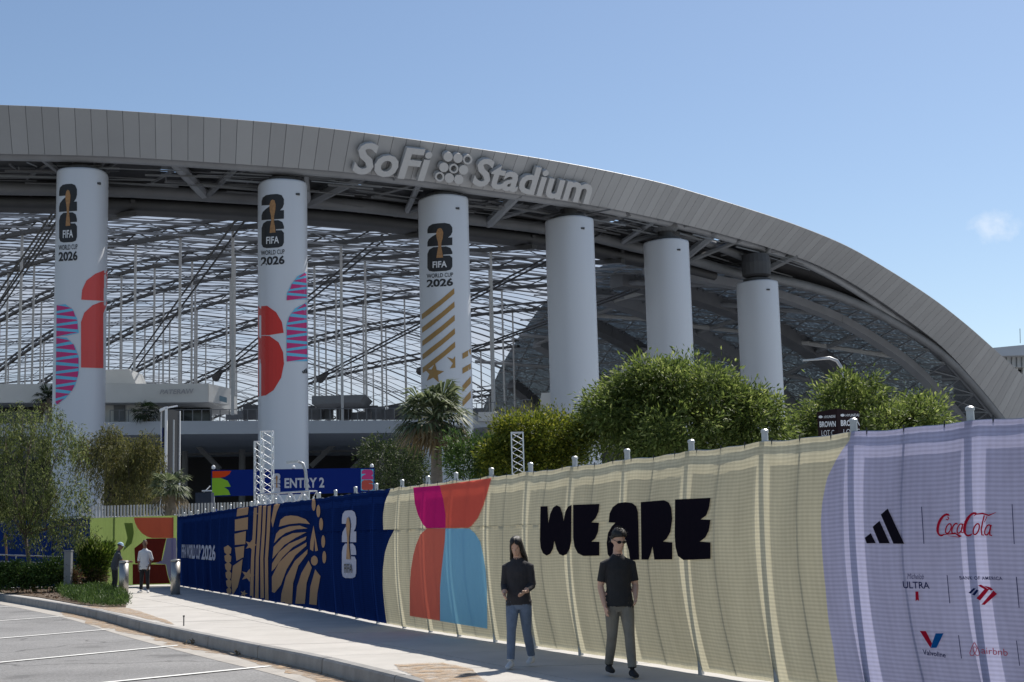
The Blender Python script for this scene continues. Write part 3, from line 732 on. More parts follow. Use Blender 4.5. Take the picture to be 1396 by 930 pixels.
def roof_xy(P_):                          # (s, u) of a plan point
    s_ = float(np.interp(P_.dot(Dn), _ec, _es)); e = edge(s_); return s_, (Vector((P_.x, P_.y, 0)) - Vector((e.x, e.y, 0))).dot(D)
Td = Vector((.965, .262, 0)).normalized()
def across(o, step):                      # straight runs across the film, parallel to one another
    e = edge(6); e = Vector((e.x, e.y, 0)) + D * o; run = []
    for t in np.arange(0, 460, step):
        q = e + Td * t; s_, u = roof_xy(q)
        if u < max(1.5, ucut(s_) - 6) or u > 418 or s_ > SEND - 3:
            if len(run) > 1: yield run
            run = []
        else: run.append(roof(s_, u))
    if len(run) > 1: yield run
for j, o in enumerate(np.arange(-50, 420, 4.2)):      # purlins
    for run in across(o, 3.0):
        mb = MB(); wd = .10 if j % 4 else .22
        for p, q in zip(run, run[1:]): mb.beam(p + dn * .22, q + dn * .22, wd, wd * 1.1)
        mb.build('purlin', M['steel'] if j % 2 else M['midsteel'], stad)
for j, o in enumerate(np.arange(-38, 415, 24.0)):      # lattice girders
    for run in across(o, 2.75):
        mb = MB()
        for i, (p, q) in enumerate(zip(run, run[1:])):
            a_, b_, c_, d_ = p + dn * .8, q + dn * .8, p + dn * 1.9, q + dn * 1.9
            mb.beam(a_, b_, .16); mb.beam(c_, d_, .18); mb.beam(a_ if i % 2 else c_, d_ if i % 2 else b_, .09)
        mb.build('lattice_girder', M['steel'], stad)
br = MB()
for i, s_ in enumerate(np.arange(6, SEND - 14, 7.5)):      # thin diagonal bracing
    for u in np.arange(2, 245, 12.6):
        if u < ucut(s_ + 11): continue
        br.beam(roof(s_ + 7.5, u) + dn * .5, roof(s_, u + 12.6) + dn * .5, .09); br.beam(roof(s_ + 3.7, u) + dn * .4, roof(s_ + 3.7, u + 12.6) + dn * .4, .09)
tag(br.build('bracing', M['midsteel'], stad), kind='stuff')
for (a, b) in (((338, 277), (152, 536)), ((566, 283), (290, 512)), ((808, 318), (432, 514)), ((860, 395), (568, 503)), ((75, 285), (-110, 560)), ((100, 255), (-20, 440))):     # pairs of stay cables
    Pt = aty(*a, 121 if a[0] < 500 else 140); Pb = aty(*b, 205)
    for d_ in (0, .9): mb = MB(); mb.tube([Pt + Vector((d_, 0, 0)), Pb + Vector((d_, 0, 0))], .11, 6); mb.build('stay_cable', M['cable'], stad)
    mb = MB(); mb.tube([Pb + (Pt - Pb) * .035 + Vector((.45, 0, 0)), Pb + Vector((.45, 0, -.4))], [.35, .6], 8); mb.build('cable_anchor', M['darksteel'], stad)
# ring: tubes behind the fascia and over the columns
def drop(s_): return interp(s_, [(0, 0), (CS6 - 22, 0), (CS6 - 8, .6), (CS6 + 2, 1.5), (CS6 + 22, .6), (CS6 + 40, 0), (600, 0)])
def ring(name, out, dz, r, material, s0=6, s1=None, n=8):
    mb = MB(); pts = []
    for s_ in np.arange(s0, s1 or SEND, 3.0):
        k = eo(s_) / -6.5 if out < -1 else 1; p = plan(s_, out * max(k, -.1) if out < 0 else interp(s_, [(0, 1.6), (60, 1.5), (100, 1.1), (140, 0), (200, -.6), (600, -.6)])); p.z = bandc(s_)[1].z + dz * max(k, .3) - (drop(s_) if out < -2 else 0); pts.append(p)
    mb.tube(pts, r, n); return mb.build(name, material, stad, smooth=True)
ring('ring_tube', 1.6, .2, .45, M['steel']); ring('ring_tube', -5.6, -.7, .6, M['midsteel']); ring('ring_tube', -7.2, -1.5, .55, M['darksteel'], s1=CS6); ring('ring_tube', -2.4, 1.0, .5, M['midsteel'], s1=CS6 + 6)
cw = MB(); pr = None
for s_ in np.arange(6, CS6 - 4, 3.0):       # dark catwalk under the inner edge
    p = plan(s_, -7.6); p.z = bandc(s_)[1].z - 1.9; q = plan(s_, -9.6); q.z = p.z
    if pr: cw.quad(pr[0], p, q, pr[1]); cw.quad(pr[0], pr[0] + Vector((0, 0, 1.15)), p + Vector((0, 0, 1.15)), p)
    pr = (p, q)
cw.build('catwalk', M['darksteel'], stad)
dk = MB(); pr = None
for s_ in np.arange(6, SEND, 1.5):       # roof deck between fascia and film, above the ring
    p = plan(s_, interp(s_, [(0, 2.4), (60, 2.2), (100, 1.8), (140, .8), (200, .4), (600, .4)])); p.z = bandc(s_)[1].z + .5; q = roof(s_, 2.0) + Vector((0, 0, .1)); m_ = p.lerp(q, .5) + Vector((0, 0, .5 if s_ < CS6 else .1))
    if pr:
        gap = int(s_ / 1.5) % 11 == 4 and s_ < CS6
        if not gap: dk.quad(pr[0], p, m_, pr[2])
        dk.quad(pr[2], m_, q, pr[1])
    pr = (p, q, m_)
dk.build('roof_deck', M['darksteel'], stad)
cl = MB()
for k in range(300):
    s_ = rng.uniform(10, CS6 + 4); oa = rng.uniform(-6, 1.5); z = bandc(s_)[1].z; al = k % 4
    a = plan(s_, oa); b = plan(s_ + (rng.uniform(4, 9) if al else rng.uniform(-1, 1)), oa + (rng.uniform(-.3, .3) if al else rng.uniform(-3, 3))); a.z = z + rng.uniform(-.9, .8); b.z = bandc(min(SMAX - 3, s_ + 6 if al else s_))[1].z + (a.z - z) + rng.uniform(-.15, .15)
    cl.beam(a, b, rng.choice((.05, .08, .14)))
tag(cl.build('soffit_pipework', M['midsteel'], stad), kind='stuff')
for i, s_ in enumerate(np.arange(8, CS6 + 10, 5.2)):      # outrigger struts from ring to fascia
    a = plan(s_, 1.5); a.z = bandc(s_)[1].z + .3; b = plan(s_ + (2.6 if i % 2 else -2.6), eo(s_) * .86); b.z = bandc(s_)[1].z - .8 - drop(s_)
    mb = MB(); mb.tube([a, b], .28 if i % 3 else .5, 7); mb.build('outrigger', M['steel'] if i % 2 else M['midsteel'], stad)
    a2 = plan(s_ + 2, .6); a2.z = bandc(s_)[1].z + .9; b2 = plan(s_ - 2, -4); b2.z = bandc(s_)[1].z - .2
    mb = MB(); mb.tube([a2, b2], .14, 6); mb.build('outrigger', M['midsteel'], stad)
for i, s_ in enumerate(np.arange(30, CS6 - 6, 4.0)):         # floodlights on the catwalk
    p = plan(s_, -7.2); p.z = bandc(s_)[1].z - .7; mb = MB(); mb.lathe(p, [(.1, .4), (.22, .15), (.25, -.1), (.2, -.18)], 8); mb.build('floodlight', M['strut'], stad)
# corner: great arched ribs, cross members
UR = (6, 20, 37, 56, 78, 104, 136, 175)
for i, u in enumerate(UR):
    mb = MB(); pr = None
    for s_ in np.arange(S0 + KU * u + 3, SEND, 3.0):
        p = roof(s_, u) + dn * 1.2; wd = 1.3 if i == 0 else 2.3
        if pr: mb.beam(pr, p, wd, wd * .8)
        pr = p
    if mb.v: mb.build('arched_rib', M['midsteel'] if i % 2 else M['steel'], stad)
for i, s_ in enumerate(np.arange(S0 + 4, SEND - 8, 8.0)):
    for j, (ua, ub) in enumerate(zip(UR, UR[1:])):
        if ub > ucut(s_) + 8: continue
        mb = MB(); sh = 6 if (i + j) % 2 else -6
        mb.tube([roof(s_, ua) + dn * 1.4, roof(min(SEND, s_ + sh), ub) + dn * 1.4], .32, 7); mb.build('cross_member', M['steel'] if (i + j) % 3 else M['strut'], stad)
lt = MB()                     # fine lattice of bars under the perforated panels
for s_ in np.arange(S0 + 2, SEND - 6, 3.6):
    for u in np.arange(1, min(230, ucut(s_)), 6.5):
        lt.beam(roof(s_, u) + dn * .35, roof(s_ + 3.6, u + 6.5) + dn * .35, .16); lt.beam(roof(s_ + 3.6, u) + dn * .3, roof(s_, u + 6.5) + dn * .3, .16); lt.beam(roof(s_, u) + dn * .4, roof(s_, u + 6.5) + dn * .4, .2)
tag(lt.build('shell_lattice', M['steel'], stad), kind='stuff')
# raking prop near the fifth column
mb = MB(); mb.tube([aty(835, 525, 165), aty(905, 470, 160)], .75, 8); mb.build('raking_prop', M['strut'], stad)

# --- seating bowl and far side under the roof
mb = MB(); pts = []
for k in range(25):
    a = -150 + k * 13; Y = 330 + 25 * math.cos(k / 24 * math.pi * 2) ; pts.append((a, Y))
for (xa, ya), (xb, yb) in zip(pts, pts[1:]):
    for t in range(7):
        z0, z1_ = -10 + t * 4.6, -10 + (t + 1) * 4.6; d0 = t * 5
        mb.quad((xa, ya + d0, z0), (xb, yb + d0, z0), (xb, yb + d0, z1_ - 1.2), (xa, ya + d0, z1_ - 1.2)); mb.quad((xa, ya + d0, z1_ - 1.2), (xb, yb + d0, z1_ - 1.2), (xb, yb + d0 + 5, z1_ - .1), (xa, ya + d0 + 5, z1_ - .1))
mb.build('seating_bowl', M['stand'], stad)
mb = MB(); mb.box((-30, 240, 6), (260, 4, 18)); mb.build('inner_wall', M['stand'], stad)
def prism(pxs, Y, dep, name, material, parent):
    A = [aty(x, y, Y) for x, y in pxs]; n = len(A); mb = MB(); B = [p + Vector((0, dep, 0)) for p in A]
    mb.add(A + B, [tuple(range(n)), tuple(range(2 * n - 1, n - 1, -1))] + [(i, i + n, (i + 1) % n + n, (i + 1) % n) for i in range(n)]); return mb.build(name, material, parent)
# concourse deck
prism([(-150, 580), (250, 574), (560, 573), (735, 560), (735, 577), (560, 590), (250, 592), (-150, 598)], 131, 70, 'concourse_deck', M['slab'], stad)
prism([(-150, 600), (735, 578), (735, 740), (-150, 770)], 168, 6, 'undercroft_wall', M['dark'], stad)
for x in (252, 330, 520, 545, 640, 700):
    mb = MB(); p = aty(x, 640, 150); mb.tube([(p.x, p.y, 0), (p.x, p.y, 11.5)], .35, 8); mb.build('undercroft_post', M['midsteel'], stad)
for a, b in (((424, 636), (466, 596)), ((300, 640), (262, 600)), ((480, 640), (520, 600))):
    mb = MB(); mb.beam(aty(*a, 150), aty(*b, 150), .5); mb.build('undercroft_brace', M['midsteel'], stad)
mb = MB(); mb.beam(aty(246, 620, 152), aty(600, 612, 152), .25); mb.build('undercroft_rail', M['midsteel'], stad)
# glass balustrade on the deck
for k in range(46):
    x = 150 + k * 12.5
    if x > 722: break
    yb = interp(x, [(150, 576), (560, 573), (735, 560)]); a = aty(x, yb, 131.5); b = aty(x + 12, yb - .2, 131.5)
    mb = MB(); mb.beam(a + Vector((0, 0, 0)), a + Vector((0, 0, 1.15)), .07); mb.beam(a + Vector((0, 0, 1.15)), b + Vector((0, 0, 1.15)), .06); mb.build('balustrade_bay', M['midsteel'], stad)
for (xa, xb, ya, yb_) in ((652, 676, 562, 574), (678, 697, 566, 575)):
    prism([(xa, ya), (xb, ya - .5), (xb, yb_), (xa, yb_)], 130.6, .4, 'deck_cabinet', M['white'], stad)
for i in range(26):      # people-high clutter at the back of the concourse
    x = 322 + i * 13 + rng.uniform(-4, 4); p = aty(x, 572, 158 + (i * 7 % 11) * .37); h = rng.uniform(.8, 1.8)
    mb = MB(); mb.box((p.x, p.y, p.z + h / 2), (rng.uniform(.6, 2.6), 1, h)); mb.build('concourse_unit', M['stand'] if i % 5 else M['midsteel'], stad)
prism([(425, 540), (498, 538), (490, 548), (425, 551)], 152, 8, 'kiosk_roof', M['midsteel'], stad)
prism([(738, 536), (768, 534), (768, 575), (738, 577)], 150, 8, 'service_block', M['white'], stad)

# --- pavilion on the deck
pav = empty('pavilion', aty(150, 576, 136), 'low white angular pavilion on the stadium deck behind the first banner column', 'building')
prism([(-120, 525), (0, 523.5), (284, 523), (284, 548), (216, 549), (160, 549), (10, 549), (-120, 552)], 133.2, 14, 'wall', M['white'], pav)
A = [aty(*p, 133.15) for p in ((284.3, 523), (284.3, 548))]; B = [aty(*p, 139) for p in ((315, 530), (313, 552))]
mb = MB(); mb.quad(A[0], B[0], B[1], A[1]); mb.quad(A[0], B[0], B[0] + Vector((-6, 6, 0)), A[0] + Vector((-6, 8, 0))); mb.quad(A[1], B[1], B[1] + Vector((-6, 6, 0)), A[1] + Vector((-6, 8, 0))); mb.build('canopy_side', M['white'], pav)
psurf = Surface([aty(*p, 133.1) for p in ((-120, 515), (284, 515), (284, 560), (-120, 560))], [(0, 1, 2, 3)])
write('PATERAW', ((218, 537.5), (264, 536.5), (220, 531.5), (264.5, 530)), psurf, 'wall_letters', mat('faded letters', (.36, .35, .36), .6), pav, .1, .02)
M['fade'] = mat('faded teal sign', (.2, .3, .36), .6)
A2 = [aty(*p, 136.5) for p in ((301, 540), (311, 543), (311, 550), (301, 547.5))]; mb = MB(); mb.quad(*[q + Vector((0, -.6, 0)) for q in A2]); mb.build('side_sign', M['fade'], pav)
t_ = prism([(143, 504), (176, 503), (185, 523), (130, 523)], 138, 5, 'roof_lantern', M['white'], pav)
prism([(60, 549.5), (215, 549.5), (215, 575), (60, 578)], 136, 8, 'back_wall', M['white'], pav)
prism([(155, 551), (170, 551), (170, 574), (155, 574)], 135.8, .1, 'door', M['midsteel'], pav)
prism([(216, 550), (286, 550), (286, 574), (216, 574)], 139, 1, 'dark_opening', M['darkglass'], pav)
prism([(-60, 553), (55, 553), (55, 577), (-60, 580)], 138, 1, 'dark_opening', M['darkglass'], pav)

# --- white bowl/building at the far right
fb = empty('far_building', (118, 330, 0), 'pale grey building with deep white roof fascia beyond the stadium', 'building')
prism([(1335, 476), (1420, 468), (1420, 484), (1335, 486)], 330, 40, 'roof', M['slab'], fb)
prism([(1335, 486.5), (1420, 484.5), (1420, 500), (1335, 502)], 333, 30, 'wall', M['far_wall'], fb)
for x in range(1372, 1420, 7): prism([(x, 487), (x + .8, 487), (x + .8, 500), (x, 500)], 332.6, .3, 'panel_joint', M['midsteel'], fb)
prism([(1335, 502), (1420, 500), (1420, 720), (1335, 720)], 338, 20, 'glazing', M['darkglass'], fb)
for x in (1386, 1394.5, 1403): prism([(x, 500), (x + 1.6, 500), (x + 1.6, 720), (x, 720)], 334, 1, 'fin', M['white'], fb)
mb = MB(); mb.tube([aty(1391, 468, 335), aty(1390.5, 448, 335)], .08, 5); mb.build('antenna', M['midsteel'], fb)

# ================================================================== FENCES
def nrm(t): return Vector((-t.y, t.x, 0))       # towards the pavement
def bulge(s, v):
    k = interp(s, [(0, 1.1), (14, 1.0), (24, .55), (34, .3), (60, .2)])
    return k * (.14 * (1 + .18 * math.sin(s * 1.7) + .1 * math.sin(s * 3.9 + 1)) * math.sin(math.pi * v) ** .9 - .07 * (1 - v) ** 2) + .007 * math.sin(s * 5.1 + v * 2) + .005 * math.sin(s * 13.7 - v * 3) + .005 * math.sin(s * 6.3 + v * 8) * math.sin(s * 2.1 + 2)
fence = empty('mesh_fence', (-.4, 21.6, 0), 'long steel post fence covered with printed blue, tan and lavender mesh fabric', 'fence')
def s_of_px(px, zf=lambda Y: fz(Y)):
    lo, hi = 0, FL - .01
    for _ in range(40):
        m = (lo + hi) / 2; p, t = fpt(m)
        if proj((p.x, p.y, zf(p.y)))[0] > px: lo = m
        else: hi = m
    return (lo + hi) / 2
posts = [s_of_px(x) for x in (1317, 1157, 1035, 935, 848, 777, 717, 664, 616, 578, 543, 508, 480, 453, 431)]
d0 = posts[0] - posts[1]; lead = posts[0] - 1.55
posts = [p for p in (posts[0] - 3.2, posts[0] - 1.6) if p > .4] + posts
while posts[-1] < FL - 1.5: posts.append(posts[-1] + 1.75)
def ftop(s):
    p, t = fpt(s); k = 0
    for a, b in zip(posts, posts[1:]):
        if a <= s <= b: k = math.sin(math.pi * (s - a) / (b - a))
    return fz(p.y) - .018 * k + .006 * math.sin(s * 9)
def FS(s, v, off=0.0):
    p, t = fpt(s); zt = ftop(s); n = nrm(t)
    q = p + n * (bulge(s, v) + off); q.z = .03 + v * (zt - .03); return q
# a plain guide surface, used to read off where the prints sit
gv, gf = [], []; gs = [FL * i / 400 for i in range(401)]; gr = [i / 30 for i in range(31)]
for s in gs:
    for v in gr: gv.append(tuple(FS(s, v)))
for i in range(400):
    for j in range(30): gf.append((i * 31 + j, i * 31 + j + 1, (i + 1) * 31 + j + 1, (i + 1) * 31 + j))
fsurf = Surface(gv, gf)
def sv(px, py):
    best = None
    h = fsurf.hit(px, py)
    if h is None: return None
    p = h[0]; b = min((math.hypot(fpt(k * .02)[0].x - p.x, fpt(k * .02)[0].y - p.y), k * .02) for k in range(int(FL * 50)))
    return b[1], (p.z - .03) / (ftop(b[1]) - .03)
def bcurve(pxs, tail):
    pts = [q for q in (sv(x, y) for x, y in pxs) if q]; pts = sorted([(v, s) for s, v in pts])
    return lambda v: max(min(interp(max(min(v, pts[-1][0]), pts[0][0]), pts), FL), 0)
bA_hi = bcurve([(532.5, 668), (525, 685), (522, 702), (522.5, 721.8)], 0); vstep = sv(525, 722.5)[1]
bA_lo = bcurve([(538, 723.5), (530, 736), (525, 753.5), (522, 775), (522, 800), (526, 840)], 0)
bA = lambda v: bA_hi(v) if v > vstep else bA_lo(v)
bB = bcurve([(1160, 599), (1144, 619), (1129, 651), (1121, 685), (1119, 710), (1121, 754), (1125.6, 804), (1130, 847), (1135, 882.5), (1141, 925)], 0)
rows = sorted([i / 30 for i in range(31)] + [vstep - .002, vstep + .002])
M['lav'] = clothmat('lavender mesh print', (.37, .37, .52), .42)
M['tan'] = clothmat('tan mesh print', (.56, .515, .37), .42)
M['blue'] = clothmat('navy mesh print', (.005, .016, .08), .30)
def zone(name, f0, f1, n, material):
    mb = MB(); mb.uv = []
    for v in rows:
        a, b = f0(v), f1(v)
        for i in range(n + 1):
            s = a + (b - a) * i / n; mb.v.append(tuple(FS(s, v))); mb.uv.append((s, v * 2.5))
    for j in range(len(rows) - 1):
        for i in range(n): mb.f.append((j * (n + 1) + i, j * (n + 1) + i + 1, (j + 1) * (n + 1) + i + 1, (j + 1) * (n + 1) + i)); mb.m.append(0)
    return mb.build(name, material, fence, smooth=True)
tag(zone('fabric', lambda v: .05, bB, 110, M['lav']), 'lavender printed mesh with sponsor logos')
tag(zone('fabric', bB, bA, 170, M['tan']), 'tan printed mesh reading WE ARE')
tag(zone('fabric', bA, lambda v: FL - .02, 240, M['blue']), 'navy printed mesh with gold artwork')
screen = clothmat('backing shade net', (.42, .42, .42), .5, clear=.27, weave_amt=.3)
for s in posts:
    p, t = fpt(s); b = p - nrm(t) * .075
    mb = MB(); mb.lathe((b.x, b.y, 0), [(.036, -.1), (.036, fz(p.y) + .1), (.042, fz(p.y) + .1), (.042, fz(p.y) + .125), (.02, fz(p.y) + .14)], 12)
    mb.build('post', M['galv'], fence)
for a, b in zip(posts, posts[1:]):
    mb = MB(); mb.uv = []; n = 8
    for j in range(9):
        for i in range(n + 1):
            s = a - .07 + .12 + (b - a - .24) * i / n; v = .04 + .90 * j / 8; q = FS(s, v, -.055); mb.v.append(tuple(q)); mb.uv.append((s * 1.3, v * 2.5 * 1.4))
    for j in range(8):
        for i in range(n): mb.f.append((j * (n + 1) + i, j * (n + 1) + i + 1, (j + 1) * (n + 1) + i + 1, (j + 1) * (n + 1) + i)); mb.m.append(0)
    mb.build('backing_net', screen, fence, smooth=True)
    mb = MB(); mb.tube([FS((a + b) / 2, v, -.03) for v in (.02, .25, .5, .75, .985)], .013, 5); mb.build('batten', M['darksteel'], fence)
    for k in range(3):
        s = a + (b - a) * (k + .5) / 3; q = FS(s, 1.0)
        if q.y < 30: mb = MB(); mb.beam(q + Vector((0, 0, -.03)), q + Vector((0, 0, .035)), .012); mb.build('cable_tie', M['cable'], fence)
mb = MB(); mb.tube([FS(s, 1.0, -.04) + Vector((0, 0, -.01)) for s in gs], .02, 6); mb.build('top_rail', M['galv'], fence)
# prints on the fabric
P = lambda *a: clothmat(*a, weave=False)
K_black = clothmat('black fabric print', (.012, .010, .016), .12, weave=False)
K_pink = clothmat('magenta fabric print', (.72, .03, .26), .5, weave=False); K_red = clothmat('red fabric print', (.88, .17, .13), .5, weave=False)
K_sal = clothmat('salmon fabric print', (.82, .22, .17), .5, weave=False); K_sky = clothmat('sky blue fabric print', (.30, .64, .95), .5, weave=False)
K_logo = clothmat('logo red print', (.50, .015, .04), .35, weave=False); K_navy = clothmat('logo navy print', (.012, .02, .09), .25, weave=False)
K_gold = clothmat('gold fabric print', (.50, .32, .19), .25, weave=False); K_white = clothmat('white fabric print', (.62, .63, .74), .3, weave=False)
K_rose = clothmat('logo rose print', (.62, .10, .14), .35, weave=False); K_teal = clothmat('logo blue print', (.01, .12, .35), .3, weave=False)
za = lambda pts: zoomed(pts, 500, 560, 4.65)
dr = lambda pts, m, nm='printed_shape', st=6: draw([pts], fsurf, nm, m, fence, .016, st)
dr(za([(300, 488), (310, 590), (330, 660), (360, 720), (385, 745), (505, 744), (505, 660), (490, 560), (467, 474)]), K_pink, 'printed_petal')
dr(za([(467, 474), (795, 428), (770, 520), (745, 600), (710, 680), (670, 730), (650, 742), (505, 744), (505, 660), (490, 560)]), K_red, 'printed_petal')
dr(za([(385, 747), (345, 785), (318, 850), (300, 918), (285, 1010), (278, 1120), (278, 1300), (470, 1330), (470, 1120), (480, 1010), (490, 918), (500, 830), (505, 747)]), K_sal, 'printed_petal')
dr(za([(505, 747), (655, 747), (690, 775), (725, 830), (745, 918), (760, 1010), (768, 1120), (770, 1380), (470, 1332), (470, 1120), (480, 1010), (490, 918), (500, 830)]), K_sky, 'printed_petal')
zb = lambda pts: zoomed(pts, 660, 590, 3.989)
dr(zb([(312, 402), (350, 400), (355, 490), (365, 440), (380, 408), (400, 395), (420, 405), (432, 440), (438, 480), (447, 430), (462, 402), (482, 393), (480, 590), (472, 630), (455, 660), (435, 669), (415, 660), (400, 635), (388, 590), (380, 630), (365, 658), (345, 668), (325, 655), (313, 625), (309, 580)]), K_black, 'printed_letter')
dr(zb([(490, 393), (633, 388), (628, 430), (612, 465), (590, 488), (630, 490), (625, 540), (610, 575), (590, 592), (632, 593), (632, 668), (545, 670), (515, 655), (497, 620), (490, 570)]), K_black, 'printed_letter')
dr(zb([(683, 488), (688, 440), (705, 405), (735, 383), (775, 378), (810, 383), (833, 400), (843, 430), (846, 500), (850, 690), (800, 694), (793, 640), (780, 600), (765, 560), (760, 620), (740, 690), (700, 692), (678, 660), (672, 600), (680, 545), (700, 510), (720, 490)]), K_black, 'printed_letter')
dr(zb([(858, 378), (985, 368), (1010, 380), (1025, 410), (1030, 470), (1020, 540), (1000, 575), (980, 592), (1030, 597), (1030, 688), (932, 690), (922, 620), (912, 660), (900, 690), (862, 690)]), K_black, 'printed_letter')
dr(zb([(1045, 364), (1238, 355), (1230, 410), (1215, 450), (1185, 472), (1238, 475), (1230, 530), (1210, 570), (1180, 592), (1238, 597), (1238, 686), (1090, 692), (1060, 670), (1047, 620), (1043, 560)]), K_black, 'printed_letter')
zc = lambda pts: zoomed(pts, 1170, 680, 4.044)
q4 = lambda *p: tuple(zc(p))
dl = lambda pts, m, nm='printed_logo': draw([zc(pts)], fsurf, nm, m, fence, .014, 6)
for pl in ([(42, 215), (75, 190), (103, 245), (52, 246)], [(85, 155), (123, 122), (180, 246), (122, 246)], [(130, 88), (168, 55), (260, 248), (200, 248)]): dl(pl, K_black, 'printed_bar')
for (xa, ya), (xb, yb) in (((354, 45), (367, 248)), ((852, 30), (864, 250)), ((495, 420), (510, 575)), ((876, 430), (892, 600)), ((558, 750), (574, 878)), ((877, 780), (895, 918))): dl([(xa - 2, ya), (xa + 2, ya), (xb + 2, yb), (xb - 2, yb)], K_navy, 'printed_line')
wr = lambda t, q, m, b=.01, sp=1.0: write(t, q, fsurf, 'printed_word', m, fence, .016, b, sp, 6)
# script wordmark, drawn stroke by stroke
def arc(cx, cy, rx, ry, a0, a1, n=14, sh=.28): return [(cx + rx * math.cos(R(a)) - (ry * math.sin(R(a))) * -sh * -1, cy + ry * math.sin(R(a))) for a in (a0 + (a1 - a0) * i / n for i in range(n + 1))]
def st(pts, wd): dl(strip(pts, wd), K_logo, 'printed_stroke')
st(arc(478, 145, 32, 58, 300, 60), [3] + [12] * 4 + [15] * 5 + [10] * 4 + [3]); st([(497, 100), (505, 108), (497, 118), (488, 112)], 6)
for cx in (502, 566): 
    if cx == 502: st(arc(cx, 165, 14, 27, 0, 360), 7)
st(arc(537, 165, 14, 28, 310, 50), [4] + [8] * 13 + [4]); st(arc(564, 165, 13, 26, 0, 360), 7); st([(582, 138), (574, 165), (573, 186), (585, 188)], 7)
st([(590, 128), (600, 122)], 6)
st(arc(628, 142, 34, 62, 300, 55), [3] + [12] * 4 + [16] * 5 + [10] * 4 + [3]); st([(640, 96), (655, 86), (690, 82), (725, 92), (764, 76)], [3, 6, 9, 8, 2])
st(arc(655, 168, 15, 30, 0, 360), 8); st([(700, 92), (690, 130), (682, 170), (686, 200), (697, 200)], 8); st([(715, 98), (700, 130)], 4)
st(arc(718, 172, 14, 28, 0, 360), 8); st([(738, 144), (730, 172), (730, 200), (742, 203)], 8)
st([(452, 205), (490, 196), (540, 192), (575, 208), (560, 212), (500, 204)], [2, 5, 7, 6, 4, 2])
wr('ULTRA', q4((255, 492), (400, 494), (251, 454), (396, 458)), K_navy, .012)
wr('Michelob', q4((278, 441), (366, 443), (280, 410), (372, 414)), K_navy, -.004)
dl([(321, 510), (337, 510), (341, 562), (331, 556), (322, 564)], K_logo)
wr('BANK OF AMERICA', q4((566, 444), (801, 448), (562, 425), (797, 429)), K_navy, .012, 1.1)
for pl, m in (([(655, 548), (705, 492), (727, 498), (676, 560)], K_logo), ([(683, 582), (750, 505), (770, 524), (700, 584)], K_logo), ([(664, 478), (680, 472), (714, 492), (700, 498)], K_logo), ([(696, 478), (735, 488), (748, 500), (735, 506)], K_logo), ([(612, 518), (640, 492), (652, 494), (625, 522)], K_navy), ([(632, 528), (655, 500), (668, 504), (646, 532)], K_navy)): dl(pl, m)
dl([(345, 727), (378, 727), (412, 795), (404, 820)], K_logo); dl([(432, 740), (475, 740), (437, 820), (405, 820), (412, 795)], K_teal)
wr('Valvoline', q4((364, 856), (488, 872), (360, 826), (486, 846)), K_navy, .014)
dl(strip([(644, 790), (632, 815), (620, 848), (625, 862), (638, 862), (654, 840), (658, 824), (648, 812), (637, 824), (642, 842), (658, 862), (670, 860), (674, 846), (660, 815), (646, 790)], 4.5), K_rose)
wr('airbnb', q4((685, 850), (830, 864), (682, 814), (828, 826)), K_rose, .0)
# navy part: artwork
zd = lambda pts: zoomed(pts, 230, 620, 4.227)
dg_ = lambda pts, m=K_gold, nm='printed_artwork': draw([zd(pts)], fsurf, nm, m, fence, .024, 3)
wr('FIFA WORLD CUP', tuple(zd([(76, 590), (186, 599), (78, 516), (186, 518)])), K_white, .03); wr('2026', tuple(zd([(191, 600), (272, 606), (191, 518), (272, 519)])), K_white, .03)
for pl in ([(640, 415), (650, 375), (675, 355), (710, 350), (750, 355), (795, 372), (820, 400), (760, 394), (700, 400)], [(612, 510), (625, 455), (645, 432), (700, 413), (760, 408), (806, 425), (740, 430), (680, 450), (640, 480)],
           [(602, 600), (610, 530), (660, 478), (720, 452), (800, 446), (735, 480), (672, 520), (630, 568)], [(598, 672), (602, 625), (640, 562), (700, 512), (800, 470), (794, 490), (722, 532), (662, 590), (616, 655)],
           [(600, 790), (600, 702), (640, 622), (700, 562), (800, 505), (798, 525), (735, 580), (685, 660), (652, 750), (615, 796)], [(650, 858), (655, 800), (682, 700), (732, 612), (806, 545), (804, 570), (752, 640), (722, 740), (716, 858)],
           [(735, 858), (745, 760), (770, 682), (812, 610), (830, 650), (800, 740), (790, 858)], [(815, 860), (822, 760), (850, 660), (880, 700), (862, 800), (858, 866)]): dg_(pl)
for k, (xt, xb) in enumerate(((505, 478), (532, 508), (558, 540), (585, 566))):
    dg_([(xt - 9, 296), (xt + 9, 293), (xt + 2, 450), (xt - 8, 600), (xb + 14, 838), (xb - 6, 836), (xt - 26, 600), (xt - 16, 450)])
dg_([(612, 290), (652, 272), (628, 330), (604, 420), (596, 380)])
for pl in ([(400, 312), (465, 302), (460, 345), (395, 356)], [(386, 374), (462, 360), (460, 430), (386, 440)], [(384, 456), (450, 440), (446, 515), (386, 520)], [(386, 535), (440, 525), (436, 590), (395, 612)], [(375, 640), (430, 602), (422, 680), (402, 760), (372, 812), (365, 720)]): dg_(pl)
for k in range(6): 
    y = 535 + k * 48; dg_([(322 + k * 3, y), (346 + k * 2, y - 14), (366, y + 4), (362, y + 34), (340 + k * 2, y + 40), (326 + k * 3, y + 28)])
for cx, cy, r in ((478, 520, 36), (460, 695, 40), (437, 800, 22), (505, 340, 18)): dg_(star(cx, cy, r, .3), nm='printed_star')
for cx, cy in ((841, 288), (868, 325), (884, 400), (896, 500), (902, 590)): dg_(ell(cx, cy, 11, 36, 16))
dg_([(840, 408), (866, 552), (850, 556), (846, 480), (838, 556), (820, 545), (822, 500)]); dg_(ell(845, 610, 20, 28, 16))
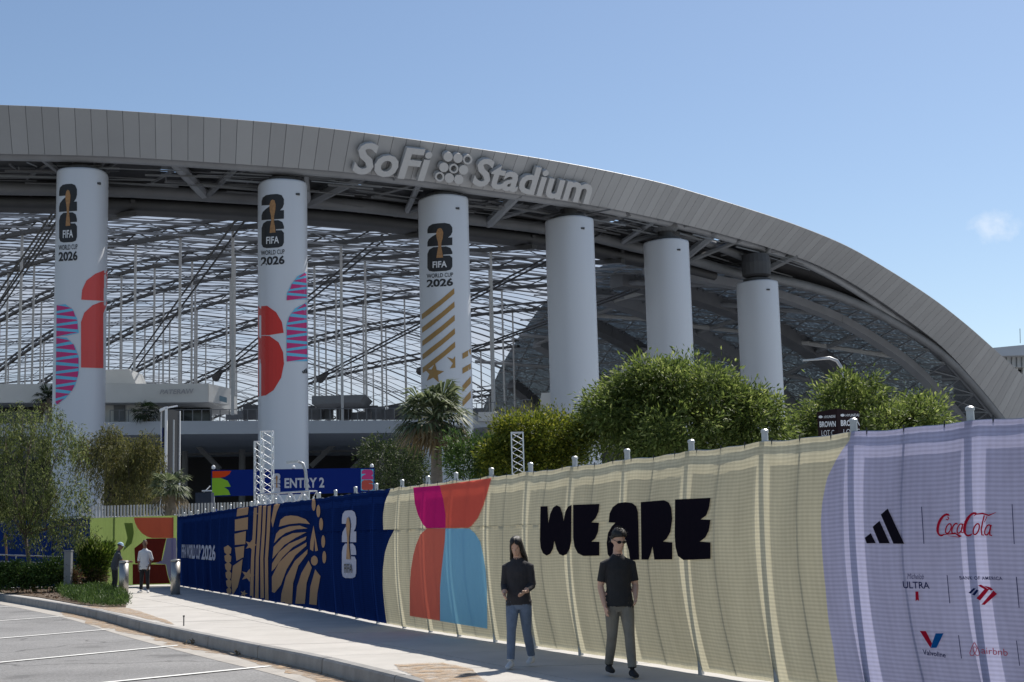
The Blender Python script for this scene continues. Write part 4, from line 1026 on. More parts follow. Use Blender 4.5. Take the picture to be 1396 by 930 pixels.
emblem((467.5, 696, 487, 788), fsurf, fence, K_white, M['black_print'], .022, words=False)

# back fence run with a gate, green / red / lavender print
BP = [(-13.3, 55.0), (-15.5, 55.6), (-18.5, 56.2), (-24, 57.2), (-32, 58.5)]
bacc = [0]
for a, b in zip(BP, BP[1:]): bacc.append(bacc[-1] + math.hypot(b[0] - a[0], b[1] - a[1]))
bfen = empty('mesh_fence', (-18, 56, 0), 'short fence run printed green, red and lavender, closing off the pavement behind two men', 'fence')
BT = 2.72
def bpt(s): p, d = along(BP, bacc, max(0, min(bacc[-1] - 1e-4, s))); l = math.hypot(*d); return Vector((p[0], p[1], 0)), Vector((d[0] / l, d[1] / l, 0))
def BS(s, v, off=0.0): p, t = bpt(s); q = p + nrm(t) * (.02 * math.sin(s * 6 + v) + off); q.z = .06 + v * (BT - .06); return q
bv, bf = [], []; nb = 80
for i in range(nb + 1):
    for j in range(9): bv.append(tuple(BS(bacc[-1] * i / nb, j / 8)))
for i in range(nb):
    for j in range(8): bf.append((i * 9 + j, i * 9 + j + 1, (i + 1) * 9 + j + 1, (i + 1) * 9 + j))
bsf = Surface(bv, bf)
def b_s(px):
    lo, hi = 0, bacc[-1]
    for _ in range(40):
        m = (lo + hi) / 2; p, t = bpt(m)
        if proj((p.x, p.y, 1.6))[0] > px: lo = m
        else: hi = m
    return lo
K_green = clothmat('green mesh print', (.25, .33, .105), .4); K_lav2 = clothmat('lavender fabric print', (.36, .30, .60), .4, weave=False); K_red_shade = clothmat('shaded red fabric print', (.20, .03, .03), .4, weave=False)
sg = b_s(122)
for a, b, m in ((0, sg, K_green), (sg, bacc[-1], M['blue'])):
    mb = MB(); mb.uv = []; n = 40
    for i in range(n + 1):
        for j in range(9): s = a + (b - a) * i / n; mb.v.append(tuple(BS(s, j / 8))); mb.uv.append((s, j / 8 * 2.6))
    for i in range(n):
        for j in range(8): mb.f.append((i * 9 + j, i * 9 + j + 1, (i + 1) * 9 + j + 1, (i + 1) * 9 + j)); mb.m.append(0)
    mb.build('fabric', m, bfen, smooth=True)
for k in range(8):
    p, t = bpt(.15 + k * 2.6); q = p - nrm(t) * .07; mb = MB(); mb.lathe((q.x, q.y, 0), [(.035, -.05), (.035, BT + .03), (.02, BT + .05)], 10); mb.build('post', M['galv'], bfen)
ze = lambda pts: zoomed(pts, 120, 720, 8.694)
db = lambda pts, m: draw([ze(pts)], bsf, 'printed_petal', m, bfen, .012, 6)
db([(545, -125), (560, -60), (590, 0), (640, 60), (700, 100), (760, 118), (1045, 118), (1085, 60), (1108, 0), (1125, -125)], K_red)
db([(700, 125), (930, 122), (900, 240), (870, 400), (700, 420), (560, 420), (550, 240)], K_red_shade)  # red-brown print with its darker shading put into the colour
db([(935, 122), (1045, 118), (1062, 240), (1075, 400), (1065, 560), (985, 660), (950, 560), (925, 430), (790, 420), (880, 385), (910, 260)], K_lav2)
db([(530, 428), (920, 432), (945, 560), (975, 655), (530, 668)], K_red_shade)  # lower part of the print, shade painted in the same way
db([(430, -60), (530, -60), (545, 60), (520, 180), (415, 275), (470, 120)], clothmat('green print shadow', (.21, .28, .085), .4, weave=False))  # shadow on the green fabric, painted as a darker green shape

# ================================================================== STREET FURNITURE
def bollard(px, py, label):
    p = atz(px, py); r = empty('bollard', p, label, 'bollard', 'steel bollards at the end of the pavement')
    mb = MB(); mb.lathe(p, [(.15, 0), (.15, 1.06)], 28); mb.build('shaft', M['stainless'], r, smooth=False)
    for o in r.children: o.data.polygons.foreach_set('use_smooth', [len(f.vertices) == 4 for f in o.data.polygons])
    mb = MB(); mb.lathe(p + Vector((0, 0, 1.06)), [(.157, 0), (.157, .035), (.14, .06), (.03, .07)], 28); mb.build('cap', M['stainless'], r)
    mb = MB(); mb.lathe(p, [(.19, 0), (.19, .015), (.152, .02)], 28); mb.build('base_ring', M['galv'], r)
bollard(168.5, 813, 'brushed steel bollard a man in a pale blue cap leans on'); bollard(239, 811, 'brushed steel bollard standing before the navy fence corner')

def truss(mb, a, b, wd, n, r=.022):
    a, b = Vector(a), Vector(b); d = (b - a).normalized(); u = Vector((0, 0, 1)) if abs(d.z) < .9 else Vector((1, 0, 0)); e = d.cross(u).normalized() * wd / 2; f = e.cross(d).normalized() * wd / 2
    cs = [e + f, e - f, -e - f, -e + f]
    return cs
def truss_tower(name, label, a, b, wd, n, cat='truss', group=None):
    a, b = Vector(a), Vector(b); r = empty(name, a, label, cat, group); cs = truss(None, a, b, wd, n)
    for c in cs: mb = MB(); mb.tube([a + c, b + c], .024, 6); mb.build('chord', M['alu'], r)
    for k in range(4):
        mb = MB(); c, d = cs[k], cs[(k + 1) % 4]
        for i in range(n):
            p = a.lerp(b, i / n); q = a.lerp(b, (i + 1) / n); mb.tube([p + (c if i % 2 else d), q + (d if i % 2 else c)], .013, 5)
        for i in (0, n): p = a.lerp(b, i / n); mb.tube([p + c, p + d], .018, 5)
        mb.build('lattice', M['alu'], r)
    return r
T1 = aty(364, 588, 50); truss_tower('truss_tower', 'tall aluminium box truss tower before the blue entry sign', (T1.x, T1.y, 0), T1, .40, 22)
T2 = aty(353, 602, 55); truss_tower('truss_tower', 'slimmer aluminium truss tower just behind the tallest truss tower', (T2.x, T2.y, 0), T2, .32, 22)
T3 = aty(705, 590, 48); truss_tower('truss_tower', 'aluminium truss tower rising from the yellow green shrubs', (T3.x, T3.y, 0), T3, .40, 22)
ha, hb = aty(357, 681, 46.5), aty(427, 677, 45.2); tr = truss_tower('truss_beam', 'horizontal aluminium truss beam just above the navy fence', ha, hb, .36, 8)
for q in (ha, hb): mb = MB(); mb.tube([(q.x, q.y + .1, 0), (q.x, q.y + .1, q.z)], .03, 6); mb.build('leg', M['alu'], tr)

# entry sign
E0 = aty(288, 676, 66); es = empty('entry_sign', (E0.x, E0.y, 0), 'wide navy entry banner sign on posts reading ENTRY 2', 'sign')
eq = [aty(288, 641, 66), aty(510, 638, 66), aty(510, 671, 66), aty(288, 677, 66)]
mb = MB(); bk = [p + Vector((0, .12, 0)) for p in eq]; mb.add(eq + bk, [(3, 2, 1, 0), (4, 5, 6, 7), (0, 1, 5, 4), (1, 2, 6, 5), (2, 3, 7, 6), (3, 0, 4, 7)]); mb.build('board', M['navy'], es)
esf = Surface(eq, [(0, 1, 2, 3)]); dE = lambda pts, m, nm='printed_petal': draw([zd(pts)], esf, nm, m, es, .02)
K_org = P('orange banner print', (.75, .075, .02), .2); K_lime = P('lime banner print', (.30, .55, .05), .2)
dE([(252, 95), (360, 93), (350, 112), (325, 128), (290, 133), (252, 133)], K_org); dE([(250, 135), (300, 134), (340, 150), (358, 184), (320, 187), (345, 205), (356, 232), (250, 236)], K_lime)
write('ENTRY 2', tuple(zd([(668, 190), (897, 187), (668, 135), (897, 131)])), esf, 'printed_word', M['white_print'], es, .02, .03)
f_ = lambda pts, x0, y0, x1, y1: zd([(x0 + x * (x1 - x0), y0 + y * (y1 - y0)) for x, y in pts])
draw([f_(TWO, 603, 108, 643, 165)], esf, 'printed_number', M['white_print'], es, .02); draw([f_(SIX, 603, 168, 643, 222)], esf, 'printed_number', M['white_print'], es, .02)
draw([f_(CUP, 603, 108, 643, 222)], esf, 'printed_trophy', M['trophy'], es, .03)
dE([(1108, 84), (1180, 84), (1180, 206), (1108, 206)], M['cyan_print'], 'printed_panel'); draw([f_(TWO, 1112, 86, 1178, 143)], esf, 'printed_number', M['magenta_print'], es, .03); draw([f_(SIX, 1112, 146, 1178, 204)], esf, 'printed_number', K_red, es, .03)
for x in (291, 400, 507):
    p = aty(x, 660, 66.1); mb = MB(); mb.tube([(p.x, p.y, 0), (p.x, p.y, p.z + .6)], .06, 8); mb.build('post', M['galv'], es)
    mb = MB(); top = aty(x, 640 if x < 480 else 638, 66.1); mb.lathe(top, [(.03, 0), (.09, .05), (.09, .14), (.03, .2)], 10); mb.build('post_cap', M['sign_white'], es)
p = aty(290, 680, 66); mb = MB(); mb.box((p.x, p.y + .2, 1.6), (.26, .2, 3.2)); mb.build('leg', M['navy'], es)
p = aty(279, 690, 64); bx_ = empty('equipment_box', (p.x, p.y, 0), 'navy equipment cabinet beside the entry sign post', 'cabinet')
mb = MB(); mb.box((p.x, p.y, 1.95), (.72, .6, 3.9)); mb.build('body', mat('dark navy metal', (.01, .018, .04), .5), bx_); mb = MB(); mb.box((p.x + .1, p.y, 3.98), (.45, .4, .06), .2); mb.beam((p.x - .05, p.y, 3.9), (p.x + .25, p.y, 4.2), .04); mb.build('top_fitting', M['sign_white'], bx_)

# pylon sign
pb = aty(230, 690, 80); py_ = empty('pylon_sign', (pb.x, pb.y, 0), 'tall white framed pylon sign with black faces behind the small palm', 'sign')
zt = aty(230, 560, 80).z; xa, xb, xc = aty(218.5, 600, 80).x, aty(227, 600, 79).x, aty(245, 600, 80.4).x
ft = [(xa, 80.3), (xb, 79.0), (xc, 80.4), (xc - .3, 81.4)]
mb = MB(); mb.add([(x, y, 0) for x, y in ft] + [(x, y, zt) for x, y in ft], [(4, 5, 6, 7), (0, 1, 5, 4), (1, 2, 6, 5), (2, 3, 7, 6), (3, 0, 4, 7)]); mb.build('body', M['black_print'], py_)
for x, y, wd in ((xa, 80.28, .1), (xb - .02, 78.97, .13), (xc, 80.36, .09)): mb = MB(); mb.box((x, y, zt / 2), (wd, wd, zt)); mb.build('edge_frame', M['sign_white'], py_)
mb = MB(); mb.beam((xa - .05, 80.3, zt + .06), (xb, 78.95, zt + .06), .16, .16); mb.beam((xb, 78.95, zt + .06), (xb + .45, 79.4, zt + .2), .3, .08); mb.build('top_cap', M['sign_white'], py_)
mb = MB(); mb.beam((xb + .35, 79.25, .5), (xb + .35, 79.25, zt - .6), .14, .06); mb.build('inner_strip', M['galv'], py_)
mb = MB(); mb.beam((xa + .22, 79.7, zt - 4.4), (xa + .22, 79.7, zt - 1.0), .12, .05); mb.build('blue_strip', M['navy'], py_)

# palisade behind the back fence
PK = mat('grey white pickets', (.42, .42, .41), .6)
pal = empty('palisade_fence', (-16, 63, 0), 'white picket palisade showing above the back fence', 'fence')
for k in range(56):
    x = 108 + k * 4.4
    p = aty(x, 690, 63); mb = MB(); mb.box((p.x, p.y, 1.7), (.075, .04, 3.4)); mb.build('picket', PK, pal)
a, b = aty(106, 690, 63.08), aty(356, 690, 63.08)
for z in (.5, 2.9): mb = MB(); mb.beam((a.x, a.y, z), (b.x, b.y, z), .05); mb.build('rail', M['white'], pal)

# lamp posts
def lamp(label, pts, rad, Y, head):
    W_ = [aty(x, y, Y) for x, y in pts]; r = empty('street_lamp', (W_[0].x, W_[0].y, 0), label, 'street lamp')
    mb = MB(); mb.tube([(W_[0].x, W_[0].y, 0)] + W_, [rad * 1.2] + [rad] * (len(W_) - 1) + [rad * .7], 8); mb.build('pole', M['galv'], r, smooth=True)
    h = W_[-1]; mb = MB(); mb.beam(h + Vector((head * .2, 0, 0)), h + Vector((-head, 0, -.04)), .22, .09); mb.build('lamp_head', M['galv'], r)
    mb = MB(); mb.lathe((W_[0].x, W_[0].y, 0), [(rad * 2.2, 0), (rad * 2.2, .04), (rad * 1.3, .12)], 12); mb.build('base_plate', M['galv'], r)
lamp('slim grey lamp post with short arm before the blue entry sign', [(419, 690), (418, 660), (416.5, 642), (413, 632), (405, 629)], .06, 54, .4)
lamp('grey street lamp with long curved arm above the round tree', [(1156, 560), (1152, 519), (1148, 503), (1141, 492), (1131, 488), (1112, 490)], .10, 85, .8)

# lot sign: two sided box on a pole
c = atz(1142, 577, 0) if False else aty(1142, 577, 34)
ls = empty('lot_sign', (c.x, c.y, 0), 'dark brown two sided parking lot sign reading BROWN LOT C', 'sign')
L_, C_, R_ = aty(1114.5, 577, 34.5), aty(1142, 577, 33.6), aty(1172, 577, 34.5); zt, zb_ = aty(1142, 557, 33.6).z, aty(1142, 604, 33.6).z
B_ = Vector((L_.x + R_.x - C_.x, L_.y + R_.y - C_.y, 0)); pl = [L_, C_, R_, B_]
mb = MB(); mb.add([(p.x, p.y, zb_) for p in pl] + [(p.x, p.y, zt) for p in pl], [(3, 2, 1, 0), (4, 5, 6, 7), (0, 1, 5, 4), (1, 2, 6, 5), (2, 3, 7, 6), (3, 0, 4, 7)]); mb.build('box', M['brown_sign'], ls)
lsf = Surface(mb.v, mb.f); zf_ = lambda pts: zoomed(pts, 960, 560, 3.202)
lw = lambda t, pts, b: write(t, tuple(zf_(pts)), lsf, 'printed_word', M['sign_white'], ls, .012, b)
lw('BROWN', [(506, 71), (576, 69), (505, 47), (576, 45)], .03); lw('LOT C', [(515, 110), (569, 108), (514, 86), (569, 84)], -.005); lw('HYUNDAI', [(525, 33), (574, 30), (525, 22), (574, 18)], .01)
lw('BROWN', [(595, 66), (678, 64), (594, 41), (678, 40)], .03); lw('LOT C', [(607, 105), (677, 103), (606, 81), (677, 79)], -.005); lw('HYUNDAI', [(616, 26), (674, 25), (616, 15), (674, 13)], .01)
for x, y in ((510, 27), (602, 20)): draw([zf_(ell(x, y, 9, 6, 14))], lsf, 'printed_oval', M['sign_white'], ls, .012)
m_ = (L_ + R_) / 2; mb = MB(); mb.tube([(m_.x, m_.y, 0), (m_.x, m_.y, zb_ + .2)], .07, 10); mb.build('pole', M['darksteel'], ls)

# handrail, stake, utility post by the bed
hr = empty('handrail', aty(40, 790, 52.5), 'low galvanised double handrail behind the hedge', 'handrail')
for y0, y1 in ((756.5, 759.5), (766, 768.5)): mb = MB(); mb.tube([aty(-60, y0 - 2, 52.5), aty(83, y1, 52.5)], .028, 8); mb.build('rail', M['galv'], hr)
for x in (-40, 22, 80): p = aty(x, 758, 52.55); mb = MB(); mb.tube([(p.x, p.y, 0), (p.x, p.y, p.z)], .024, 8); mb.build('post', M['galv'], hr)
up = aty(93, 780, 50.5); ut = empty('utility_post', (up.x, up.y, 0), 'square grey metal utility post beside the bushy shrub', 'post')
mb = MB(); mb.box((up.x, up.y, .72), (.24, .24, 1.44)); mb.build('body', M['post_grey'], ut); mb = MB(); mb.box((up.x, up.y, 1.47), (.27, .27, .05)); mb.build('cap', M['post_grey'], ut)

# ================================================================== VEGETATION
nr = np.random.default_rng(11)
def leaf_mesh(name, pos, dirs, length, width, material, parent, kind=None):
    n = len(pos); L = root_loc(parent) if parent else Vector((0, 0, 0)); pos = pos - np.array(L)
    d = dirs / (np.linalg.norm(dirs, axis=1, keepdims=True) + 1e-9); r = nr.normal(size=(n, 3)); w_ = np.cross(d, r); w_ /= (np.linalg.norm(w_, axis=1, keepdims=True) + 1e-9)
    ln = (length * nr.uniform(.65, 1.3, n))[:, None]; wd = (width * nr.uniform(.7, 1.25, n))[:, None]
    v = np.empty((n, 4, 3)); v[:, 0] = pos; v[:, 1] = pos + d * ln * .45 + w_ * wd * .5; v[:, 2] = pos + d * ln; v[:, 3] = pos + d * ln * .45 - w_ * wd * .5
    me = bpy.data.meshes.new(name); me.vertices.add(n * 4); me.vertices.foreach_set('co', v.ravel()); me.loops.add(n * 4); me.loops.foreach_set('vertex_index', np.arange(n * 4, dtype=np.int32))
    me.polygons.add(n); me.polygons.foreach_set('loop_start', np.arange(0, n * 4, 4, dtype=np.int32)); me.polygons.foreach_set('loop_total', np.full(n, 4, dtype=np.int32)); me.update(calc_edges=True)
    o = link_mesh(name, me, material, parent)
    if kind: o['kind'] = kind
    return o
def clumps(lobes, ncl, per, spread, shell=.55):
    """leaf positions in clumps spread through the crown lobes"""
    vol = np.array([a * b * c for _, (a, b, c) in lobes]); vol = vol ** (.42 if len(lobes) > 20 else .75); vol /= vol.sum(); P_, O_ = [], []
    for i in range(ncl):
        k = nr.choice(len(lobes), p=vol); c_, r_ = lobes[k]; u = nr.normal(size=3); u /= np.linalg.norm(u); rr = shell + (1 - shell) * nr.random() ** .6
        rr *= nr.uniform(.85, 1.1)
        cc = np.array(c_) + u * np.array(r_) * rr; m = max(3, int(per * nr.uniform(.5, 1.5))); sp = spread * nr.uniform(.6, 1.35)
        q = nr.normal(size=(m, 3)) * sp * .55; P_.append(cc + q); O_.append(np.repeat((u * .9)[None], m, 0) + q / sp * .9)
    return np.concatenate(P_), np.concatenate(O_)
def px_lobe(x, y, rx, ry, Y, dz=1.0):
    k = Y / 1900; p = aty(x, y, Y); return (tuple(p), (rx * k, rx * k * dz, ry * k))
def limbs(mb, base, targets, r0, fork):
    base = Vector(base); fk = Vector(fork); mb.tube([base, base.lerp(fk, .5) + Vector((rng.uniform(-.05, .05), 0, 0)), fk], [r0, r0 * .85, r0 * .7], 9)
    for t in targets:
        t = Vector(t); m = fk.lerp(t, .5) + Vector((rng.uniform(-.2, .2), rng.uniform(-.2, .2), rng.uniform(0, .25))); mb.tube([fk, m, t], [r0 * .5, r0 * .32, r0 * .1], 6)
        for _ in range(2):
            e = t + Vector((rng.uniform(-.6, .6), rng.uniform(-.6, .6), rng.uniform(-.1, .6))); mb.tube([m.lerp(t, .4), e], [r0 * .2, r0 * .05], 5)
def lumpy(lobes, m=7, f=.40):
    out = list(lobes)
    for c_, r_ in lobes:
        for k in range(m):
            u = Vector((rng.gauss(0, 1), rng.gauss(0, 1) - .3, rng.gauss(.25, 1))).normalized(); q = f * rng.uniform(.75, 1.25)
            out.append(((c_[0] + u.x * r_[0] * .80, c_[1] + u.y * r_[1] * .80, c_[2] + u.z * r_[2] * .80), (r_[0] * q, r_[1] * q, r_[2] * q)))
    return out
def tree(name, label, cat, base, lobes, ncl, per, spread, ll, lw_, lm, bark, r0=.12, fork=None, shell=.55, droop=0.0, up=0.0):
    r = empty(name, base, label, cat); pos, o_ = clumps(lumpy(lobes) if ncl > 400 else lobes, ncl, per, spread, shell); o_ = o_ + nr.normal(size=o_.shape) * .55; o_[:, 2] += up - droop
    leaf_mesh('crown' if 'tree' in cat else 'foliage', pos, o_, ll, lw_, lm, r)
    mb = MB(); limbs(mb, base, [l[0] for l in lobes], r0, fork or (Vector(base) + Vector((0, 0, .6)))); mb.build('trunk' if 'tree' in cat else 'stems', bark, r, smooth=True)
    return r
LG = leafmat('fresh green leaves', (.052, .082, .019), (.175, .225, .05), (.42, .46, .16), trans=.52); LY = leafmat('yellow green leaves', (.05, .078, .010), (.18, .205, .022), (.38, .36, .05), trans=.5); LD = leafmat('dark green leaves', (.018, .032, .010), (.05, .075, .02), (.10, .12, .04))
LO = leafmat('olive willow leaves', (.05, .072, .02), (.155, .19, .058), (.34, .36, .14), trans=.55); LH = leafmat('hedge leaves', (.03, .06, .014), (.085, .15, .03), (.16, .22, .06)); LW = leafmat('dry olive leaves', (.05, .055, .016), (.15, .15, .045), (.30, .27, .10), trans=.5)
GZ = -.03
def base_at(x, Y): p = aty(x, 700, Y); return Vector((p.x, p.y, GZ))
tree('round_tree', 'big round bushy green tree behind the tan fence', 'tree', base_at(925, 50), [px_lobe(925, 585, 112, 78, 50), px_lobe(850, 590, 62, 62, 50), px_lobe(1005, 595, 62, 62, 50), px_lobe(955, 533, 58, 42, 50), px_lobe(890, 538, 55, 40, 50), px_lobe(1020, 570, 38, 40, 50), px_lobe(830, 560, 35, 40, 50)], 1150, 46, .34, .21, .066, LG, M['barkdark'], .2, base_at(925, 50) + Vector((0, 0, 1.3)), .55, droop=.15)
tree('round_tree', 'round green tree behind the dark brown lot sign', 'tree', base_at(1180, 56), [px_lobe(1180, 580, 95, 52, 56), px_lobe(1135, 565, 45, 40, 56), px_lobe(1165, 540, 40, 26, 56), px_lobe(1225, 575, 45, 36, 56), px_lobe(1250, 590, 28, 24, 56), px_lobe(1092, 595, 26, 32, 56), px_lobe(1180, 640, 90, 50, 56)], 640, 44, .36, .21, .07, LG, M['barkdark'], .2, base_at(1180, 56) + Vector((0, 0, 1.3)), .5, droop=.1)
tree('leafy_shrub', 'large yellow green leafy shrub behind the truss tower', 'shrub', base_at(745, 51), [px_lobe(745, 615, 58, 52, 51), px_lobe(715, 595, 40, 30, 51), px_lobe(775, 605, 38, 38, 51), px_lobe(700, 630, 45, 30, 51)], 520, 52, .30, .14, .065, LY, M['barkdark'], .1)
tree('leafy_shrub', 'dark green shrub at the foot of the tall palm', 'shrub', base_at(650, 52), [px_lobe(650, 630, 42, 32, 52), px_lobe(630, 620, 26, 30, 52), px_lobe(680, 625, 30, 28, 52)], 260, 30, .26, .16, .05, LH, M['barkdark'], .08)
tree('leafy_shrub', 'wispy grey olive shrub behind the yellow green shrub', 'shrub', base_at(715, 56), [px_lobe(695, 585, 32, 22, 56), px_lobe(730, 575, 26, 18, 56), px_lobe(760, 580, 24, 16, 56)], 130, 22, .3, .17, .03, LW, M['barkdark'], .07, up=.6)
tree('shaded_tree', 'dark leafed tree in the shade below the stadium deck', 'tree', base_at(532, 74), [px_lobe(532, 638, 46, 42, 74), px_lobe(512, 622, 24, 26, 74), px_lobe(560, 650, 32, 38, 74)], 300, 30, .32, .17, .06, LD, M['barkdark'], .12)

# young willow-like tree and its neighbour: hanging strands
def weeping(name, label, base, fork, lobes, nst, per, slen, ll, lw_, lm, bark, r0):
    r = empty(name, base, label, 'tree'); vol = np.array([a * b * c for _, (a, b, c) in lobes]) ** .7; vol /= vol.sum(); P_, O_ = [], []; twigs = MB()
    for i in range(nst):
        k = nr.choice(len(lobes), p=vol); c_, r_ = lobes[k]; u = nr.normal(size=3); u /= np.linalg.norm(u); rr = .35 + .65 * nr.random() ** .6; st_ = np.array(c_) + u * np.array(r_) * rr
        L_ = slen * nr.uniform(.5, 1.4); h = np.array([u[0], u[1], 0]) * .35; t = np.sort(nr.random(per))[:, None]
        path = st_ + h * L_ * t + np.array([0, 0, -1]) * L_ * (t ** 1.6) + nr.normal(size=(per, 3)) * .07; P_.append(path); dd = h[None] * (1 - t) + np.array([[0, 0, -1.0]]) * (.25 + t) + nr.normal(size=(per, 3)) * .42; O_.append(dd)
        if i % 3 == 0: twigs.tube([tuple(st_), tuple(st_ + h * L_ * .5 + np.array([0, 0, -.33 * L_])), tuple(st_ + h * L_ + np.array([0, 0, -L_]))], .006, 3)
    leaf_mesh('crown', np.concatenate(P_), np.concatenate(O_), ll, lw_, lm, r); mb = MB(); limbs(mb, base, [l[0] for l in lobes], r0, fork); mb.build('trunk', bark, r, smooth=True); tag(twigs.build('twigs', bark, r), kind='stuff')
tb = atz(47, 806, .03)
YA = tb.y
weeping('young_tree', 'young olive green drooping tree tied to a wooden stake', tb, aty(34, 730, YA), [px_lobe(45, 580, 46, 38, YA), px_lobe(5, 588, 45, 45, YA), px_lobe(85, 598, 28, 32, YA), px_lobe(30, 660, 55, 45, YA), px_lobe(85, 675, 32, 42, YA), px_lobe(-25, 660, 40, 45, YA), px_lobe(75, 720, 36, 26, YA), px_lobe(10, 700, 45, 30, YA), px_lobe(120, 715, 18, 22, YA)], 800, 28, .66, .14, .036, LO, M['bark'], .085)
weeping('weeping_tree', 'dark weeping tree behind the back fence and palisade', base_at(146, 68), aty(150, 665, 68), [px_lobe(160, 615, 45, 28, 68), px_lobe(125, 610, 22, 22, 68), px_lobe(195, 625, 26, 34, 68), px_lobe(175, 655, 38, 34, 68), px_lobe(200, 600, 16, 18, 68), px_lobe(150, 590, 16, 14, 68)], 620, 28, 1.2, .19, .045, LW, M['barkdark'], .16)
sp_ = atz(12, 803, .03); stk = empty('tree_stake', sp_, 'reddish wooden stake tied to the young drooping tree', 'stake')
s2 = aty(7, 727, sp_.y); mb = MB(); mb.tube([sp_ - Vector((0, 0, .1)), s2], .045, 8); mb.build('pole', M['wood'], stk); mb = MB(); mb.tube([s2 - Vector((0, 0, .06)), aty(37, 729, sp_.y)], .012, 5); mb.build('tie_wire', M['galv'], stk)

# palms with fan fronds
def palm(name, label, base, crown, flen, nfr, tr_r, lm, dead=8, shag=0):
    base, crown = Vector(base), Vector(crown); r = empty(name, base, label, 'palm'); mb = MB(); n = 14; pts = []; rs = []
    for i in range(n + 1): pts.append(base.lerp(crown - Vector((0, 0, .1)), i / n)); rs.append(tr_r * (1.15 - .3 * i / n) * (1.06 if i % 2 else .96))
    mb.tube(pts, rs, 12); mb.build('trunk', M['palmbark'], r, smooth=True)
    for k in range(shag):
        a = rng.uniform(0, 6.28); z = rng.uniform(.35, 1.0); c_ = base.lerp(crown, z); d = Vector((math.cos(a), math.sin(a), 0)); mb = MB(); q = c_ + d * tr_r; mb.beam(q, q + d * .16 + Vector((0, 0, .22)), .07, .03); mb.build('leaf_stub', M['palmbark'], r)
    for k in range(nfr + dead):
        isd = k >= nfr; el = rng.uniform(-.95, -.3) if isd else math.asin(rng.uniform(-.5, .95)); az = k * 2.399 + rng.uniform(-.3, .3); d = Vector((math.cos(az) * math.cos(el), math.sin(az) * math.cos(el), math.sin(el)))
        fl = flen * rng.uniform(.8, 1.1); mb = MB(); hub = crown + d * fl * .45 + Vector((0, 0, -.04 * fl)); mb.tube([crown + d * .08, hub], [.022 * fl, .012 * fl], 4)
        u = Vector((0, 0, 1)) if abs(d.z) < .9 else Vector((1, 0, 0)); a_ = d.cross(u).normalized(); b_ = a_.cross(d).normalized(); nb_ = 17
        for i in range(nb_):
            th = (i / (nb_ - 1) - .5) * 2.9; bd = (d * math.cos(th) + a_ * math.sin(th) + b_ * rng.uniform(-.05, .16)).normalized(); ln = fl * .62 * (1 - .25 * abs(th) / 1.5) * rng.uniform(.85, 1.1)
            sd = bd.cross(b_).normalized() * (.030 * fl); mid = hub + bd * ln * .6; tip = hub + bd * ln + Vector((0, 0, -.34 * ln - (.1 * ln if isd else 0))); mb.add([hub, mid + sd, tip, mid - sd], [(0, 1, 2, 3)])
        mb.build('frond', (DEAD if isd else lm), r)
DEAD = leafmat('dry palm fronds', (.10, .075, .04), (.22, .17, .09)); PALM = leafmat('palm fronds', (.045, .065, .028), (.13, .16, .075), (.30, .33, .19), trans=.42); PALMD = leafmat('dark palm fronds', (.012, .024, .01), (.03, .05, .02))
palm('fan_palm', 'tall fan palm before the gold striped column', base_at(598, 57), aty(593, 569, 57), 2.05, 40, .24, PALM, 16)
palm('fan_palm', 'small shaggy fan palm behind the red printed back fence', base_at(233, 60), aty(232, 664, 60), 1.15, 26, .26, PALM, 4, 26)
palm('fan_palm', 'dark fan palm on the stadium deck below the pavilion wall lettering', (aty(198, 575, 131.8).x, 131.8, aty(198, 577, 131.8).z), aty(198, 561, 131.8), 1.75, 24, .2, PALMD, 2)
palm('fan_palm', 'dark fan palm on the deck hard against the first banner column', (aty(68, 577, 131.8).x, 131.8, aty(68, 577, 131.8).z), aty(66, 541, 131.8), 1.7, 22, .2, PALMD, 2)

# planting bed
def bush(name, label, x, y, rx, ry, ll, lw_, lm, ncl, group=None, up=.2):
    Y = 50.8; k = Y / 1900; c_ = aty(x, y, Y); b = Vector((c_.x, c_.y, .015))
    r = tree(name, label, 'shrub', b, [(tuple(c_), (rx * k, rx * k * .7, ry * k * .95)), ((c_.x - rx * k * .45, c_.y, c_.z * .9), (rx * k * .5, rx * k * .4, ry * k * .8)), ((c_.x + rx * k * .45, c_.y, c_.z * .85), (rx * k * .5, rx * k * .4, ry * k * .75))], ncl, 26, .17, ll, lw_, lm, M['barkdark'], .025, Vector(b) + Vector((0, 0, .12)), .3, up=up)
    if group: r['group'] = group
bush('hedge_shrub', 'rounded green hedge shrub between the wooden stake and the young tree', 24, 783, 32, 18, .10, .045, LH, 260)
bush('hedge_shrub', 'rounded green hedge shrub between the young tree and the utility post', 72, 781, 30, 20, .10, .045, LH, 260)
bush('hedge_shrub', 'rounded green hedge shrub left of the wooden stake', -20, 783, 32, 20, .10, .045, LH, 170)
bush('hedge_shrub', 'low reddish brown shrub at the foot of the utility post', 98, 788, 12, 12, .09, .04, leafmat('reddish leaves', (.05, .03, .015), (.12, .07, .035)), 70)
